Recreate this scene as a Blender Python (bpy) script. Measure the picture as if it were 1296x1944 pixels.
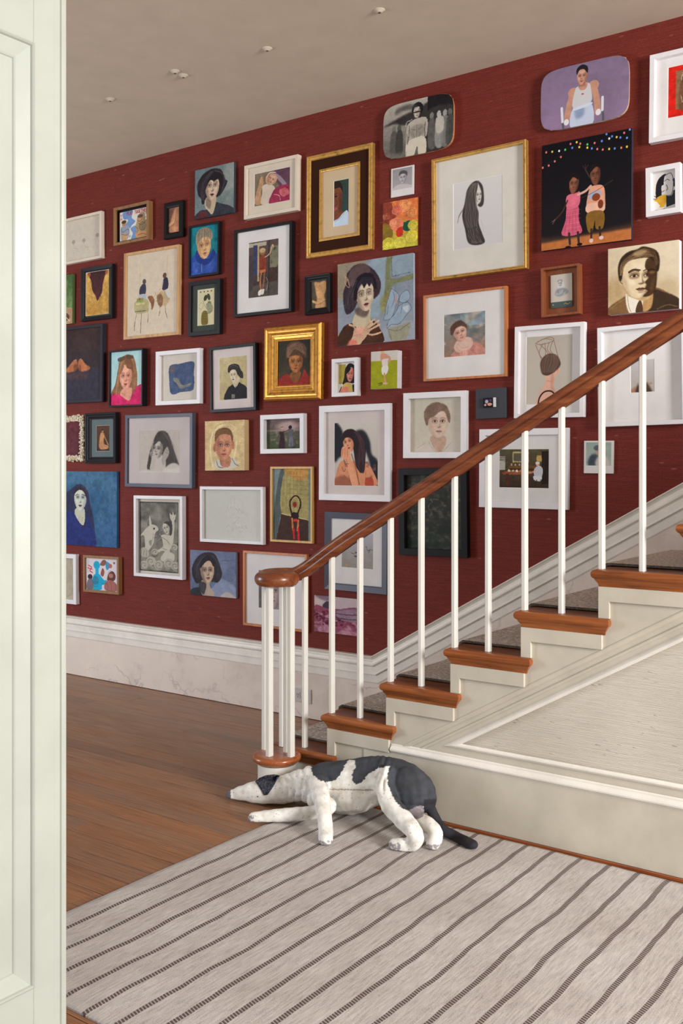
import bpy, math, random
import numpy as np
from mathutils import Vector, Matrix, noise as mnoise
PI = math.pi
scene = bpy.context.scene
for o in list(bpy.data.objects):
    bpy.data.objects.remove(o)
COL = scene.collection

# ---------------------------------------------------------------- camera
H = 1.42                      # eye height
F = 1890.0                    # focal length in pixels of the 1296 x 1944 frame
TH = math.radians(36.06)      # how far the view turns left of the wall's normal
HZ = 890.0                    # horizon row
CT, ST = math.cos(TH), math.sin(TH)
cam_d = bpy.data.cameras.new('camera')
cam = bpy.data.objects.new('camera', cam_d)
COL.objects.link(cam)
cam.location = (0, 0, H)
cam.rotation_euler = (PI/2, 0, TH)
cam_d.sensor_fit = 'HORIZONTAL'
cam_d.sensor_width = 24
cam_d.lens = F*24/1296
cam_d.shift_y = -(972-HZ)/1296
cam_d.clip_start = 0.02
scene.camera = cam

# ---------------------------------------------------------------- world, lights, exposure
w = bpy.data.worlds.new('world')
scene.world = w
w.use_nodes = True
w.node_tree.nodes['Background'].inputs[0].default_value = (0.93, 0.95, 1.0, 1)
w.node_tree.nodes['Background'].inputs[1].default_value = 0.40
scene.view_settings.view_transform = 'Standard'
scene.view_settings.look = 'None'
scene.view_settings.gamma = 1
scene.view_settings.use_curve_mapping = False
scene.view_settings.exposure = 0.0

def area(name, loc, target, sx, sy, power, color):
    l = bpy.data.lights.new(name, 'AREA')
    l.shape = 'RECTANGLE'; l.size = sx; l.size_y = sy
    l.energy = power; l.color = color
    o = bpy.data.objects.new(name, l)
    COL.objects.link(o)
    o.location = loc
    d = Vector(target)-Vector(loc)
    o.rotation_euler = d.to_track_quat('-Z', 'Y').to_euler()
    return o
area('window_light_right', (4.6, 1.6, 2.3), (-1.5, 3.9, 1.2), 1.3, 1.9, 590, (1.0, 0.98, 0.965))
area('window_light_left', (-7.2, 0.6, 1.5), (-3.2, 4.2, 0.7), 1.2, 2.0, 125, (0.86, 0.92, 1.0))
area('doorway_light', (1.6, -2.6, 1.9), (-1.8, 3.2, 0.6), 2.4, 2.2, 42, (0.93, 0.97, 1.0))

# ---------------------------------------------------------------- pixel -> world on real planes
def on_y(u, v, Y):
    r = (u-648)/F
    d = Y/(CT+r*ST)
    return Vector((d*(-ST+r*CT), Y, H-(v-HZ)/F*d))
def dep_at(p):
    return -ST*p[0]+CT*p[1]

# ---------------------------------------------------------------- node helpers
def srgb(c):
    if isinstance(c, str):
        c = tuple(int(c[i:i+2], 16) for i in (0, 2, 4))
    c = [x/255 for x in c[:3]]
    return tuple((x/12.92 if x <= .04045 else ((x+.055)/1.055)**2.4) for x in c)+(1,)
class NT:
    def __init__(s, name):
        s.m = bpy.data.materials.new(name); s.m.use_nodes = True
        s.t = s.m.node_tree; s.n = s.t.nodes
        s.b = s.n['Principled BSDF']
    def add(s, typ, **kw):
        n = s.n.new(typ)
        for k, v in kw.items():
            if k.startswith('i_'):
                key = k[2:]; key = int(key) if key.isdigit() else key
                n.inputs[key].default_value = v
            else:
                setattr(n, k, v)
        return n
    def link(s, a, b): s.t.links.new(a, b)
    def coord(s, scale=(1, 1, 1), rot=(0, 0, 0), kind='Object', rnd=0):
        tc = s.add('ShaderNodeTexCoord')
        mp = s.add('ShaderNodeMapping')
        mp.inputs['Scale'].default_value = scale; mp.inputs['Rotation'].default_value = rot
        s.link(tc.outputs[kind], mp.inputs[0])
        if rnd:
            oi = s.add('ShaderNodeObjectInfo')
            mu = s.add('ShaderNodeMath', operation='MULTIPLY'); mu.inputs[1].default_value = rnd
            s.link(oi.outputs['Random'], mu.inputs[0])
            s.link(mu.outputs[0], mp.inputs['Location'])
        return mp.outputs[0]
    def noise(s, vec, scale, detail=3, rough=.5, dist=0):
        n = s.add('ShaderNodeTexNoise')
        n.inputs['Scale'].default_value = scale; n.inputs['Detail'].default_value = detail
        n.inputs['Roughness'].default_value = rough; n.inputs['Distortion'].default_value = dist
        if vec is not None: s.link(vec, n.inputs['Vector'])
        return n.outputs['Fac']
    def ramp(s, fac, stops, interp='LINEAR'):
        r = s.add('ShaderNodeValToRGB'); r.color_ramp.interpolation = interp
        e = r.color_ramp.elements
        while len(e) < len(stops): e.new(.5)
        for i, (p, c) in enumerate(stops):
            e[i].position = p
            e[i].color = srgb(c) if not isinstance(c, float) else (c, c, c, 1)
        s.link(fac, r.inputs[0])
        return r.outputs[0]
    def mix(s, fac, a, b, mode='MIX'):
        n = s.add('ShaderNodeMix', data_type='RGBA', blend_type=mode)
        for sock, val in ((n.inputs[0], fac), (n.inputs[6], a), (n.inputs[7], b)):
            if hasattr(val, 'links') or isinstance(val, bpy.types.NodeSocket): s.link(val, sock)
            else: sock.default_value = srgb(val) if isinstance(val, str) or (isinstance(val, tuple) and len(val) == 3) else val
        return n.outputs[2]
    def math(s, op, a, b=None, c=None, clamp=False):
        n = s.add('ShaderNodeMath', operation=op); n.use_clamp = clamp
        for i, v in enumerate((a, b, c)):
            if v is None: continue
            if isinstance(v, bpy.types.NodeSocket): s.link(v, n.inputs[i])
            else: n.inputs[i].default_value = v
        return n.outputs[0]
    def color(s, sock):
        if isinstance(sock, bpy.types.NodeSocket): s.link(sock, s.b.inputs['Base Color'])
        else: s.b.inputs['Base Color'].default_value = srgb(sock)
    def rough(s, v, spec=None):
        if isinstance(v, bpy.types.NodeSocket): s.link(v, s.b.inputs['Roughness'])
        else: s.b.inputs['Roughness'].default_value = v
        if spec is not None: s.b.inputs['Specular IOR Level'].default_value = spec
    def bump(s, h, strength=.3, dist=.002):
        n = s.add('ShaderNodeBump'); n.inputs['Strength'].default_value = strength
        n.inputs['Distance'].default_value = dist
        s.link(h, n.inputs['Height']); s.link(n.outputs[0], s.b.inputs['Normal'])

def paint(name, col, rough=.45, var=.06, bump=.12, spec=.4):
    t = NT(name)
    v = t.coord()
    n = t.noise(v, 6, 4, .6)
    c0 = tuple(max(0, int(x*(1-var))) for x in col); c1 = tuple(min(255, int(x*(1+var*.4))) for x in col)
    t.color(t.ramp(n, [(.3, c0), (.7, c1)])); t.rough(rough, spec)
    t.bump(t.noise(v, 90, 3), bump, .001)
    return t.m
def wood(name, dark, mid, light, axis=0, rough=.35, gloss=.5, sc=1.0, rnd=0, grainy=.35, rot=(0, 0, 0)):
    t = NT(name)
    s = [14*sc]*3; s[axis] = .9*sc
    v = t.coord(tuple(s), rot=rot, rnd=rnd)
    n = t.noise(v, 2.2, 6, .62, .6)
    c = t.ramp(n, [(.25, dark), (.5, mid), (.75, light)])
    s2 = [60*sc]*3; s2[axis] = 1.5*sc
    v2 = t.coord(tuple(s2), rot=rot, rnd=rnd)
    n2 = t.noise(v2, 3, 4, .6)
    c = t.mix(t.math('MULTIPLY', n2, grainy), c, dark, 'MIX')
    t.color(c); t.rough(t.math('ADD', t.math('MULTIPLY', n, .2), rough-.1), gloss)
    t.bump(n2, .12, .0008)
    return t

# wallpaper: deep red grass cloth with slubs
def grasscloth(name, c0, c1, c2, slub, bstr=.5, rid=.35):
    t = NT(name)
    v = t.coord((1, 1, 1))
    vf = t.coord((5, 5, 420))
    fib = t.noise(vf, 1.6, 4, .65, .2)
    big = t.noise(v, 1.1, 4, .6)
    fine = t.noise(t.coord((90, 90, 160)), 3, 3, .7)
    c = t.ramp(t.math('ADD', t.math('MULTIPLY', fib, .55), t.math('MULTIPLY', fine, .45)), [(.33, c0), (.5, c1), (.68, c2)])
    c = t.mix(t.math('MULTIPLY', big, .22), c, srgb(c0))
    vo = t.add('ShaderNodeTexVoronoi'); vo.inputs['Scale'].default_value = 1.0
    t.link(t.coord((9, 9, 26)), vo.inputs['Vector'])
    sl = t.ramp(vo.outputs['Distance'], [(.0, 1.0), (.09, .8), (.14, 0.0)])
    gate = t.ramp(t.noise(v, 5, 2), [(.5, 0.0), (.6, 1.0)])
    sl = t.math('MULTIPLY', sl, gate)
    c = t.mix(t.math('MULTIPLY', sl, .35), c, srgb(slub))
    t.color(c); t.rough(.72, .25)
    h = t.math('ADD', t.math('MULTIPLY', fib, rid), t.math('MULTIPLY', sl, .9))
    t.bump(h, bstr, .003)
    return t.m
M = {}
M['red_wall'] = grasscloth('red_grasscloth', (74, 26, 19), (113, 40, 31), (148, 63, 51), (190, 120, 106))
M['white_cloth'] = grasscloth('painted_grasscloth', (186, 177, 162), (206, 198, 184), (216, 208, 195), (222, 215, 203), 1.0, 1.3)
t = NT('painted_ribbed_cloth')
sx = t.add('ShaderNodeSeparateXYZ'); t.link(t.coord(), sx.inputs[0])
wz = t.math('ADD', sx.outputs[2], t.math('MULTIPLY', t.noise(t.coord((3.5, 3.5, 60)), 1.0, 4), .016))
rib = t.math('ABSOLUTE', t.math('SINE', t.math('MULTIPLY', wz, PI/.0052)))
fib = t.noise(t.coord((5, 5, 150)), 1.5, 4, .65)
vo = t.add('ShaderNodeTexVoronoi'); t.link(t.coord((17, 17, 95)), vo.inputs['Vector']); vo.inputs['Scale'].default_value = 1
sl = t.math('MULTIPLY', t.ramp(vo.outputs['Distance'], [(0, 1.0), (.12, .8), (.2, 0.0)]), t.ramp(t.noise(t.coord(), 9, 2), [(.5, 0.0), (.58, 1.0)]))
t.color(t.ramp(t.noise(t.coord(), 2.2, 3), [(.3, (200, 191, 176)), (.7, (214, 206, 192))])); t.rough(.6, .3)
t.bump(t.math('ADD', t.math('ADD', t.math('MULTIPLY', rib, .20), t.math('MULTIPLY', fib, .7)), t.math('MULTIPLY', sl, .9)), .8, .0045)
M['white_cloth'] = t.m
M['white'] = paint('white_gloss_paint', (234, 228, 218), .36)
M['beige'] = paint('ivory_paint', (200, 192, 175), .42)
M['door'] = paint('pale_door_paint', (176, 181, 171), .35, .03, .06)
M['ceiling'] = paint('ceiling_paint', (214, 200, 181), .85, .03, .05, .1)
M['cap'] = paint('cap_paint', (204, 190, 172), .7)
M['plate'] = paint('outlet_plastic', (196, 190, 186), .35, .01, 0)
M['slot'] = paint('outlet_slot', (60, 54, 50), .5)
M['bright_white'] = paint('baluster_paint', (216, 213, 204), .33, .03, .05)

t = NT('faux_marble')
v = t.coord((1, 1, 1))
base = t.ramp(t.noise(v, 3.5, 5, .6), [(.3, (204, 188, 176)), (.5, (222, 208, 197)), (.7, (230, 216, 202))])
wv = t.add('ShaderNodeTexVoronoi', feature='DISTANCE_TO_EDGE'); wv.inputs['Scale'].default_value = 2.3
ws = t.add('ShaderNodeVectorMath', operation='ADD')
nn = t.add('ShaderNodeTexNoise'); nn.inputs['Scale'].default_value = 4.5; nn.inputs['Detail'].default_value = 6; t.link(v, nn.inputs['Vector'])
sc_ = t.add('ShaderNodeVectorMath', operation='SCALE'); sc_.inputs['Scale'].default_value = .55; t.link(nn.outputs['Color'], sc_.inputs[0])
t.link(v, ws.inputs[0]); t.link(sc_.outputs[0], ws.inputs[1]); t.link(ws.outputs[0], wv.inputs['Vector'])
vein = t.ramp(wv.outputs['Distance'], [(0, 1.0), (.008, .5), (.022, 0.0)])
gate = t.ramp(t.noise(v, 2.6, 3), [(.46, 0.0), (.6, 1.0)])
t.color(t.mix(t.math('MULTIPLY', t.math('MULTIPLY', vein, gate), .5), base, srgb((128, 120, 128))))
t.rough(.4, .4); M['marble'] = t.m

# floor boards: tone differs board by board
t = NT('floor_board')
oi = t.add('ShaderNodeObjectInfo')
tone = t.ramp(oi.outputs['Random'], [(0, (104, 86, 70)), (.2, (154, 118, 88)), (.45, (146, 104, 72)), (.7, (168, 116, 74)), (.88, (138, 112, 92)), (1, (170, 126, 90))])
v = t.coord((.9, 14, 14), rnd=37.0); v2 = t.coord((1.6, 90, 60), rnd=11.0)
n = t.noise(v, 2.0, 5, .6, .5); n2 = t.noise(v2, 2.5, 4, .6)
c = t.mix(t.ramp(n, [(.3, 0.0), (.75, .7)]), tone, srgb((166, 110, 66)))
c = t.mix(t.ramp(n2, [(.42, 0.0), (.68, .75)]), c, srgb((88, 60, 42)))
scr = t.ramp(t.noise(t.coord((3, 40, 3), rot=(0, 0, .35)), 5, 2, .5), [(.74, 0.0), (.8, .35)])
c = t.mix(scr, c, srgb((190, 150, 120)))
t.color(c); t.rough(t.math('ADD', t.math('MULTIPLY', n2, .22), .30), .6); t.bump(n2, .12, .0008)
M['plank'] = t.m
M['subfloor'] = paint('dark_joint', (38, 24, 18), .9)
M['rail'] = wood('mahogany', (78, 34, 16), (128, 66, 34), (160, 92, 50), 0, .3, .55, rot=(0, .52, 0)).m
M['tread'] = wood('varnished_pine', (84, 42, 18), (154, 84, 36), (184, 110, 56), 0, .3, .5, 1.3).m
M['newel_top'] = wood('varnished_oak', (104, 50, 24), (156, 84, 42), (176, 104, 58), 0, .25, .55).m
M['tread_top'] = wood('worn_tread', (88, 50, 28), (122, 74, 44), (140, 90, 58), 0, .35, .5).m
def fuzzy(name, cols, sc, aniso=(1, 1, 1), bump=.6):
    t = NT(name)
    n = t.noise(t.coord(aniso), sc, 3, .7)
    t.color(t.ramp(n, [(.36, cols[0]), (.5, cols[1]), (.64, cols[2])])); t.rough(.95, .1)
    t.bump(n, bump, .003); return t.m
M['carpet'] = fuzzy('grey_carpet', ((132, 124, 120), (186, 177, 170), (228, 220, 212)), 130, (.6, 1, 1))
M['carpet_edge'] = fuzzy('carpet_edge_shade', ((72, 66, 64), (92, 86, 80), (110, 102, 96)), 130)  # darker than the pile: edge shadow of the runner put into the colour

# striped flat weave rug (pattern woven in, in metres across the rug)
t = NT('striped_rug')
tc = t.add('ShaderNodeTexCoord'); sp = t.add('ShaderNodeSeparateXYZ'); t.link(tc.outputs['Object'], sp.inputs[0])
X, Y = sp.outputs[0], sp.outputs[1]
wob = t.math('MULTIPLY', t.math('SUBTRACT', t.noise(t.coord((2.2, 3.4, 0)), 1.0, 2), .5), .034)
wob2 = t.math('MULTIPLY', t.math('SUBTRACT', t.noise(t.coord((9, 0.01, 0)), 1.0, 0), .5), .012)
xx = t.math('ADD', t.math('ADD', X, wob), wob2)
fr = t.math('FRACT', t.math('DIVIDE', xx, .1058))
dd = t.math('ABSOLUTE', t.math('SUBTRACT', fr, .5))
st = t.math('LESS_THAN', dd, .082)
tick = t.math('GREATER_THAN', t.math('FRACT', t.math('DIVIDE', t.math('ADD', Y, t.math('MULTIPLY', X, .35)), .0105)), .36)
stm = t.math('MULTIPLY', t.math('MULTIPLY', st, t.math('GREATER_THAN', X, -1.70)), t.math('ADD', t.math('MULTIPLY', tick, .62), .30))
grain = t.noise(t.coord((150, 14, 1)), 1.0, 3, .6)
weave = t.noise(t.coord((1, 1, 1)), 420, 2, .6)
gc = t.ramp(t.math('ADD', t.math('MULTIPLY', grain, .5), t.math('MULTIPLY', weave, .5)), [(.34, (160, 154, 151)), (.5, (195, 189, 185)), (.64, (214, 208, 203))])
stain = t.ramp(t.noise(t.coord(), 3.5, 4), [(.35, (206, 196, 188)), (.65, (255, 255, 255))])
gc = t.mix(.35, gc, stain, 'MULTIPLY')
t.color(t.mix(stm, gc, srgb((84, 68, 66)))); t.rough(.95, .1)
t.bump(t.math('ADD', t.math('MULTIPLY', grain, .5), t.math('ADD', t.math('MULTIPLY', weave, .4), t.math('MULTIPLY', stm, .3))), .55, .003)
M['rug'] = t.m

# ---------------------------------------------------------------- mesh helpers
class MB:
    def __init__(s): s.v = []; s.f = []; s.m = []
    def vert(s, *p): s.v.append(tuple(p)); return len(s.v)-1
    def face(s, idx, mi=0): s.f.append(tuple(idx)); s.m.append(mi)
    def box(s, x0, x1, y0, y1, z0, z1, mi=0):
        b = len(s.v)
        for z in (z0, z1):
            for x, y in ((x0, y0), (x1, y0), (x1, y1), (x0, y1)): s.v.append((x, y, z))
        for q in ((3, 2, 1, 0), (4, 5, 6, 7), (0, 1, 5, 4), (1, 2, 6, 5), (2, 3, 7, 6), (3, 0, 4, 7)):
            s.face([b+i for i in q], mi)
    def rings(s, rings, caps=True, closed=True, mi=0):
        n = len(rings[0]); b = len(s.v)
        for r in rings: s.v.extend([tuple(p) for p in r])
        for k in range(len(rings)-1):
            for i in range(n if closed else n-1):
                j = (i+1) % n
                s.face((b+k*n+i, b+k*n+j, b+(k+1)*n+j, b+(k+1)*n+i), mi)
        if caps:
            s.face([b+i for i in range(n)][::-1], mi)
            e = b+(len(rings)-1)*n
            s.face([e+i for i in range(n)], mi)
    def slab(s, x0, x1, y0, y1, levels, mi=0):
        rs = [[(x0+d, y0+d, z), (x1-d, y0+d, z), (x1-d, y1, z), (x0+d, y1, z)] for z, d in levels]
        s.rings(rs[::-1], mi=mi)
    def prism(s, poly, y0, y1, mi=0):         # polygon in x,z pushed through y
        s.rings([[(x, y1, z) for x, z in poly], [(x, y0, z) for x, z in poly]], mi=mi)
    def lathe(s, prof, c, n=40, mi=0):        # prof: (r, z)
        s.rings([[(c[0]+r*math.cos(2*PI*i/n), c[1]+r*math.sin(2*PI*i/n), c[2]+z) for i in range(n)] for r, z in prof], mi=mi)
    def sweep_xz(s, path, prof, ysurf, mi=0):   # moulding on a wall facing -y; prof: (out, up); path (x,z), mitred
        rs = []
        for i, (x, z) in enumerate(path):
            ds = []
            if i > 0: a = path[i-1]; ds.append(Vector((x-a[0], z-a[1])).normalized())
            if i < len(path)-1: a = path[i+1]; ds.append(Vector((a[0]-x, a[1]-z)).normalized())
            T = sum(ds, Vector((0, 0))).normalized(); k = 1/max(.2, T.dot(ds[0]))
            N = Vector((-T[1], T[0]))*k
            rs.append([(x+N[0]*u, ysurf-o, z+N[1]*u) for o, u in prof])
        s.rings(rs, mi=mi)
    def obj(s, name, mats, parent=None, smooth=False, bevel=0, seg=2, loc=None):
        me = bpy.data.meshes.new(name)
        vs = s.v
        if loc is not None: vs = [(a[0]-loc[0], a[1]-loc[1], a[2]-loc[2]) for a in vs]
        me.from_pydata(vs, [], s.f)
        if not isinstance(mats, (list, tuple)): mats = [mats]
        for m in mats: me.materials.append(m)
        me.polygons.foreach_set('material_index', s.m)
        if smooth: me.polygons.foreach_set('use_smooth', [True]*len(me.polygons))
        me.update()
        import bmesh
        b = bmesh.new(); b.from_mesh(me); bmesh.ops.recalc_face_normals(b, faces=b.faces); b.to_mesh(me); b.free()
        o = bpy.data.objects.new(name, me); COL.objects.link(o)
        if loc is not None: o.location = loc
        if parent is not None: o.parent = parent; 
        if parent is not None and loc is None: o.location = (-parent.location[0], -parent.location[1], -parent.location[2])
        if bevel:
            md = o.modifiers.new('bevel', 'BEVEL'); md.width = bevel; md.segments = seg; md.limit_method = 'ANGLE'; md.angle_limit = .6
        return o
def empty(name, loc, label, cat, group=None):
    o = bpy.data.objects.new(name, None); COL.objects.link(o); o.location = loc
    o.empty_display_size = .1
    o['label'] = label; o['category'] = cat
    if group: o['group'] = group
    return o
def tag(o, label, cat, group=None):
    o['label'] = label; o['category'] = cat
    if group: o['group'] = group
    return o
def struct(o, label=None):
    o['kind'] = 'structure'
    if label: o['label'] = label
    return o

# ================================================================ ROOM SHELL
YW = 4.472; CEIL = 3.434
XL, XR = -7.6, 3.2
rnd = random.Random(5)
b = MB(); b.box(XL, XR, YW, YW+.15, 0, CEIL)
struct(b.obj('wall_back', M['red_wall']), 'deep red grasscloth wall hung with pictures')
b = MB(); b.box(XL, XR, -2.0, YW+.15, CEIL, CEIL+.12)
ceil_o = struct(b.obj('ceiling', M['ceiling']), 'plain taupe-white ceiling')
b = MB(); b.box(XL, XR, -2.0, YW+.15, -.08, -.021)
floor = struct(b.obj('floor', M['subfloor']), 'brown strip-board wooden floor')
BW = .1075
y = YW-.0
row = 0
while y > .2:
    y0, y1 = y-BW+.0022, y-.0008
    x = XL+rnd.uniform(-1.8, -.2)
    while x < XR:
        L = rnd.uniform(3.2, 6.5)
        if row == 23 and x < -2.4: L = max(.6, -2.835-x)   # butt joint seen left of the rug
        xa, xb = max(x, XL), min(x+L, XR)
        if xb-xa > .05:
            p = MB(); c = .0005; dz = rnd.uniform(-.0005, .0005)
            xc, yc = (xa+xb)/2, (y0+y1)/2
            xa += .0008; xb -= .0008
            rs = [[(xa+d-xc, y0+d-yc, z), (xb-d-xc, y0+d-yc, z), (xb-d-xc, y1-d-yc, z), (xa+d-xc, y1-d-yc, z)] for z, d in ((-.021, 0), (-c+dz, 0), (dz, c))]
            p.rings(rs)
            o = p.obj('plank', M['plank']); o.location = (xc, yc, 0); o.parent = floor
        x += L
    y -= BW; row += 1

# skirting on the picture wall: level run, then climbing beside the stair
SL = .572
XBRK = -3.04
base = MB()
top0 = .405
def rake(x, z0): return z0+SL*(x-XBRK)
prof = [(0, .0), (.030, .0), (.030, -.004), (.024, -.010), (.016, -.020), (.0165, -.024), (.026, -.030), (.030, -.040), (.030, -.048), (.023, -.055), (.020, -.060), (.023, -.062), (.023, -.088), (.028, -.094), (.0275, -.098), (.018, -.100), (.018, -.140), (.015, -.146), (0, -.146)]
xe = 1.9
base.sweep_xz([(XL, top0), (XBRK, top0), (xe, rake(xe, top0))], prof, YW)
trim = struct(base.obj('trim_1', M['white']), 'white moulded skirting cap rising beside the stairs')
mb = MB()
mb.prism([(XL, 0.004), (XBRK+.6, 0.004), (xe, 1.2), (xe, rake(xe, top0-.14)), (XBRK, top0-.14), (XL, top0-.14)], YW-.014, YW-.001)
struct(mb.obj('baseboard_back', M['marble']), 'cream skirting board painted as veined marble')

# electrical outlet in the skirting, behind the banister
pc = on_y(575, 1320, YW-.014)
oe = empty('power_outlet', (pc[0], YW-.014, pc[2]-.045), 'small white power outlet set in the marbled skirting behind the banister', 'outlet')
mb = MB(); mb.box(pc[0]-.062, pc[0]+.062, YW-.020, YW-.0135, pc[2]-.04, pc[2]+.04); mb.obj('cover_plate', M['plate'], oe, bevel=.002)
for sx in (-.03, .025):
    mb = MB(); mb.box(pc[0]+sx-.014, pc[0]+sx+.014, YW-.0225, YW-.020, pc[2]-.018, pc[2]+.018); so = mb.obj('socket', M['plate'], oe, bevel=.002)
    mb = MB()
    for dx in (-.006, .005): mb.box(pc[0]+sx+dx-.0012, pc[0]+sx+dx+.0012, YW-.0232, YW-.0224, pc[2]-.002, pc[2]+.009)
    mb.box(pc[0]+sx-.003, pc[0]+sx+.003, YW-.0232, YW-.0224, pc[2]-.012, pc[2]-.007)
    s_ = mb.obj('slot', M['slot'], oe); s_.parent = so; s_.location = (0, 0, 0)

# small round caps in the ceiling
caps = [((209, 188), 'small round ceiling cap nearest the white door'), ((332, 135), 'left cap of the close pair on the ceiling'),
        ((348, 143), 'right cap of the close pair on the ceiling'), ((507, 92), 'lone ceiling cap in the middle between pair and top edge'),
        ((720, 19), 'rightmost small ceiling cap near the top edge of the photo')]
for (u, v), lab in caps:
    d = (CEIL-H)*F/(HZ-v); r = (u-648)/F
    x, y = d*(-ST+r*CT), d*(CT+r*ST)
    ce = empty('ceiling_cap', (x, y, CEIL), lab, 'cap', 'round caps on the ceiling')
    mb = MB(); mb.lathe([(.004, -.012), (.010, -.012), (.014, -.010), (.016, -.006), (.024, -.003), (.026, 0)], (x, y, CEIL), 24)
    ros = mb.obj('rosette', M['cap'], ce, smooth=True)
    mb = MB(); mb.lathe([(.001, -.0135), (.005, -.0135), (.006, -.0118)], (x, y, CEIL), 12)
    sh_ = mb.obj('screw_head', M['slot'], ce); sh_.parent = ros; sh_.location = (0, 0, 0)

# ================================================================ DOOR at the left
DA = -1.9
def dy(u):
    r = (u-648)/F
    return DA*(CT+r*ST)/(-ST+r*CT)
Yfree, Yb1, Yp, Yq, Yr = dy(127.5), dy(103), dy(64), dy(33), dy(5)
door = empty('door_1', (DA-.02, 1.0, 0), 'pale panelled door standing open at the left', 'door')
del door['category']; door['kind'] = 'structure'
zp = H+(HZ-82)/F*dep_at((DA, Yp)); zq = H+(HZ-105)/F*dep_at((DA, Yq))
Y0 = Yfree-.86
HD = 2.78
mb = MB()
# stile, rails and muntins around three stacked panels
ys = (Y0, Y0+Yfree-Yp, Yp, Yfree)
pan = [(.24, zp)]
mb.box(DA-.044, DA, Yp, Yb1+.001, .008, HD); mb.box(DA-.044, DA, Y0, ys[1], .008, HD)
for z0, z1 in ((.008, .24), (zp, HD)): mb.box(DA-.044, DA, ys[1], Yp, z0, z1)
mb.obj('door_frame', M['door'], door, bevel=.0015)
def ringprof(mb, y0, y1, z0, z1, prof):      # moulding ring on plane x=DA, prof (inset, dx)
    mb.rings([[(DA+dx, y0+i, z0+i), (DA+dx, y1-i, z0+i), (DA+dx, y1-i, z1-i), (DA+dx, y0+i, z1-i)] for i, dx in prof], caps=False)
for z0, z1 in pan:
    mb = MB()
    ringprof(mb, ys[1], Yp, z0, z1, [(0, 0), (-.0005, .004), (.003, .006), (.006, .003), (.008, -.002), ((Yp-Yq)*.92, -.012), ((Yp-Yq), -.014), (Yp-Yq+.002, -.017)])
    mb.obj('panel_moulding', M['door'], door, smooth=False)
    mb = MB(); i = Yp-Yq+.0015
    ringprof(mb, ys[1], Yp, z0, z1, [(i, -.017), (Yp-Yr, -.018), (Yp-Yr+.002, -.0155), (Yp-Yr+.02, -.0155)])
    i = Yp-Yr+.02; k = len(mb.v)
    mb.v += [(DA-.0155, ys[1]+i, z0+i), (DA-.0155, Yp-i, z0+i), (DA-.0155, Yp-i, z1-i), (DA-.0155, ys[1]+i, z1-i)]; mb.face((k, k+1, k+2, k+3))
    mb.box(DA-.03, DA-.019, ys[1], Yp, z0, z1)
    mb.obj('door_panel', M['door'], door)
mb = MB()
yy = Yb1; wv = Yfree-Yb1
mb.rings([[(DA-.045, yy, z), (DA-.001, yy, z), (DA-.003, yy+wv*.07, z), (DA-.0035, yy+wv*.5, z), (DA+.0005, yy+wv*.55, z), (DA+.0025, yy+wv*.68, z), (DA+.002, yy+wv*.86, z), (DA-.002, yy+wv*.97, z), (DA-.007, yy+wv, z), (DA-.045, yy+wv, z)] for z in (.008, HD)])
mb.obj('edge_bead', M['door'], door)

# ================================================================ STAIRCASE
YS = 3.459                     # outer face of the string
def NX(k): return -2.611+.3056*(k-1)
def NZ(k): return .357+.1748*(k-1)
KN = 9
stair = empty('staircase', (-1.8, 3.9, 0), 'painted staircase with varnished wooden treads climbing to the right', 'staircase')
LV = [(0, .012), (-.0025, .005), (-.009, .001), (-.016, 0), (-.023, .001), (-.029, .005), (-.032, .010), (-.036, .0115), (-.040, .0135), (-.046, .018), (-.052, .021), (-.060, .022), (-.061, .024)]
CEN = (-2.776, 3.335)
RC = .106
for k in range(0, KN+1):
    z = NZ(k); x1 = NX(k+1)+.068
    mb = MB(); mb.slab(NX(k), x1, YS-.028, YW-.022, [(z+a, d) for a, d in LV])
    if k == 0:
        # scroll end of the first tread
        pass
    o = mb.obj('tread', M['tread'], stair, bevel=0)
    # upper face slightly more worn
    mb = MB(); mb.box(NX(k)+.03, NX(k+1)+.022, YS+.004, YW-.03, z-.001, z+.0006); mb.obj('tread_surface', M['tread_top'], stair)
    mb = MB(); mb.box(NX(k)+.024, NX(k)+.044, YS+.002, YW-.02, (NZ(k-1) if k else 0.002), z-.060); mb.obj('riser', M['beige'], stair)
for k in range(1, KN+1):
    z = NZ(k); xa = NX(k)+.023; xb = NX(k+1)+.036
    mb = MB()
    mb.prism([(xa, NZ(k-1)+.0003), (xa+.041, NZ(k-1)+.0003), (xa+.041, z-.113), (xb, z-.113), (xb, z-.0605), (xa, z-.0605)], YS-.012, YS+.001)
    mb.obj('step_bracket', M['beige'], stair, bevel=.0012)
# string board
xs, xt = NX(0)+.03, NX(KN)+.28
poly = [(xs, .008), (-2.36, .008)]
ZA = lambda x: .930+SL*(x+1.066)
poly += [(-2.253, .25), (xt, ZA(xt))]
for k in range(KN, -1, -1):
    z = NZ(k)-.061
    poly += [((NX(k+1)+.03 if k < KN else xt), z), (NX(k)+.03, z)]
mb = MB(); mb.prism(poly, YS, YS+.03)
mb.obj('stringer', M['beige'], stair, bevel=.0015)
# raking string mouldings
ZB = lambda x: .844+SL*(x+1.066)
cosr = 1/math.sqrt(1+SL*SL)
def rk(zf, x0, x1, prof, name, mat, par, ys=YS):
    mb = MB(); mb.sweep_xz([(x0, zf(x0)), (x1, zf(x1))], prof, ys); return mb.obj(name, mat, par)
# the panelled side under the stairs
sp = bpy.data.objects.new('wall_under_stairs', None); COL.objects.link(sp); struct(sp, 'ivory panelled wall closing the side of the stairs'); sp.location = (-1, YS, 0)
mb = MB(); mb.prism([(-2.30, .004), (xt, .004), (xt, ZA(xt)+.02), (-2.30, .24)], YS+.016, YS+.05); mb.obj('backing_panel', M['white_cloth'], sp)
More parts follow.
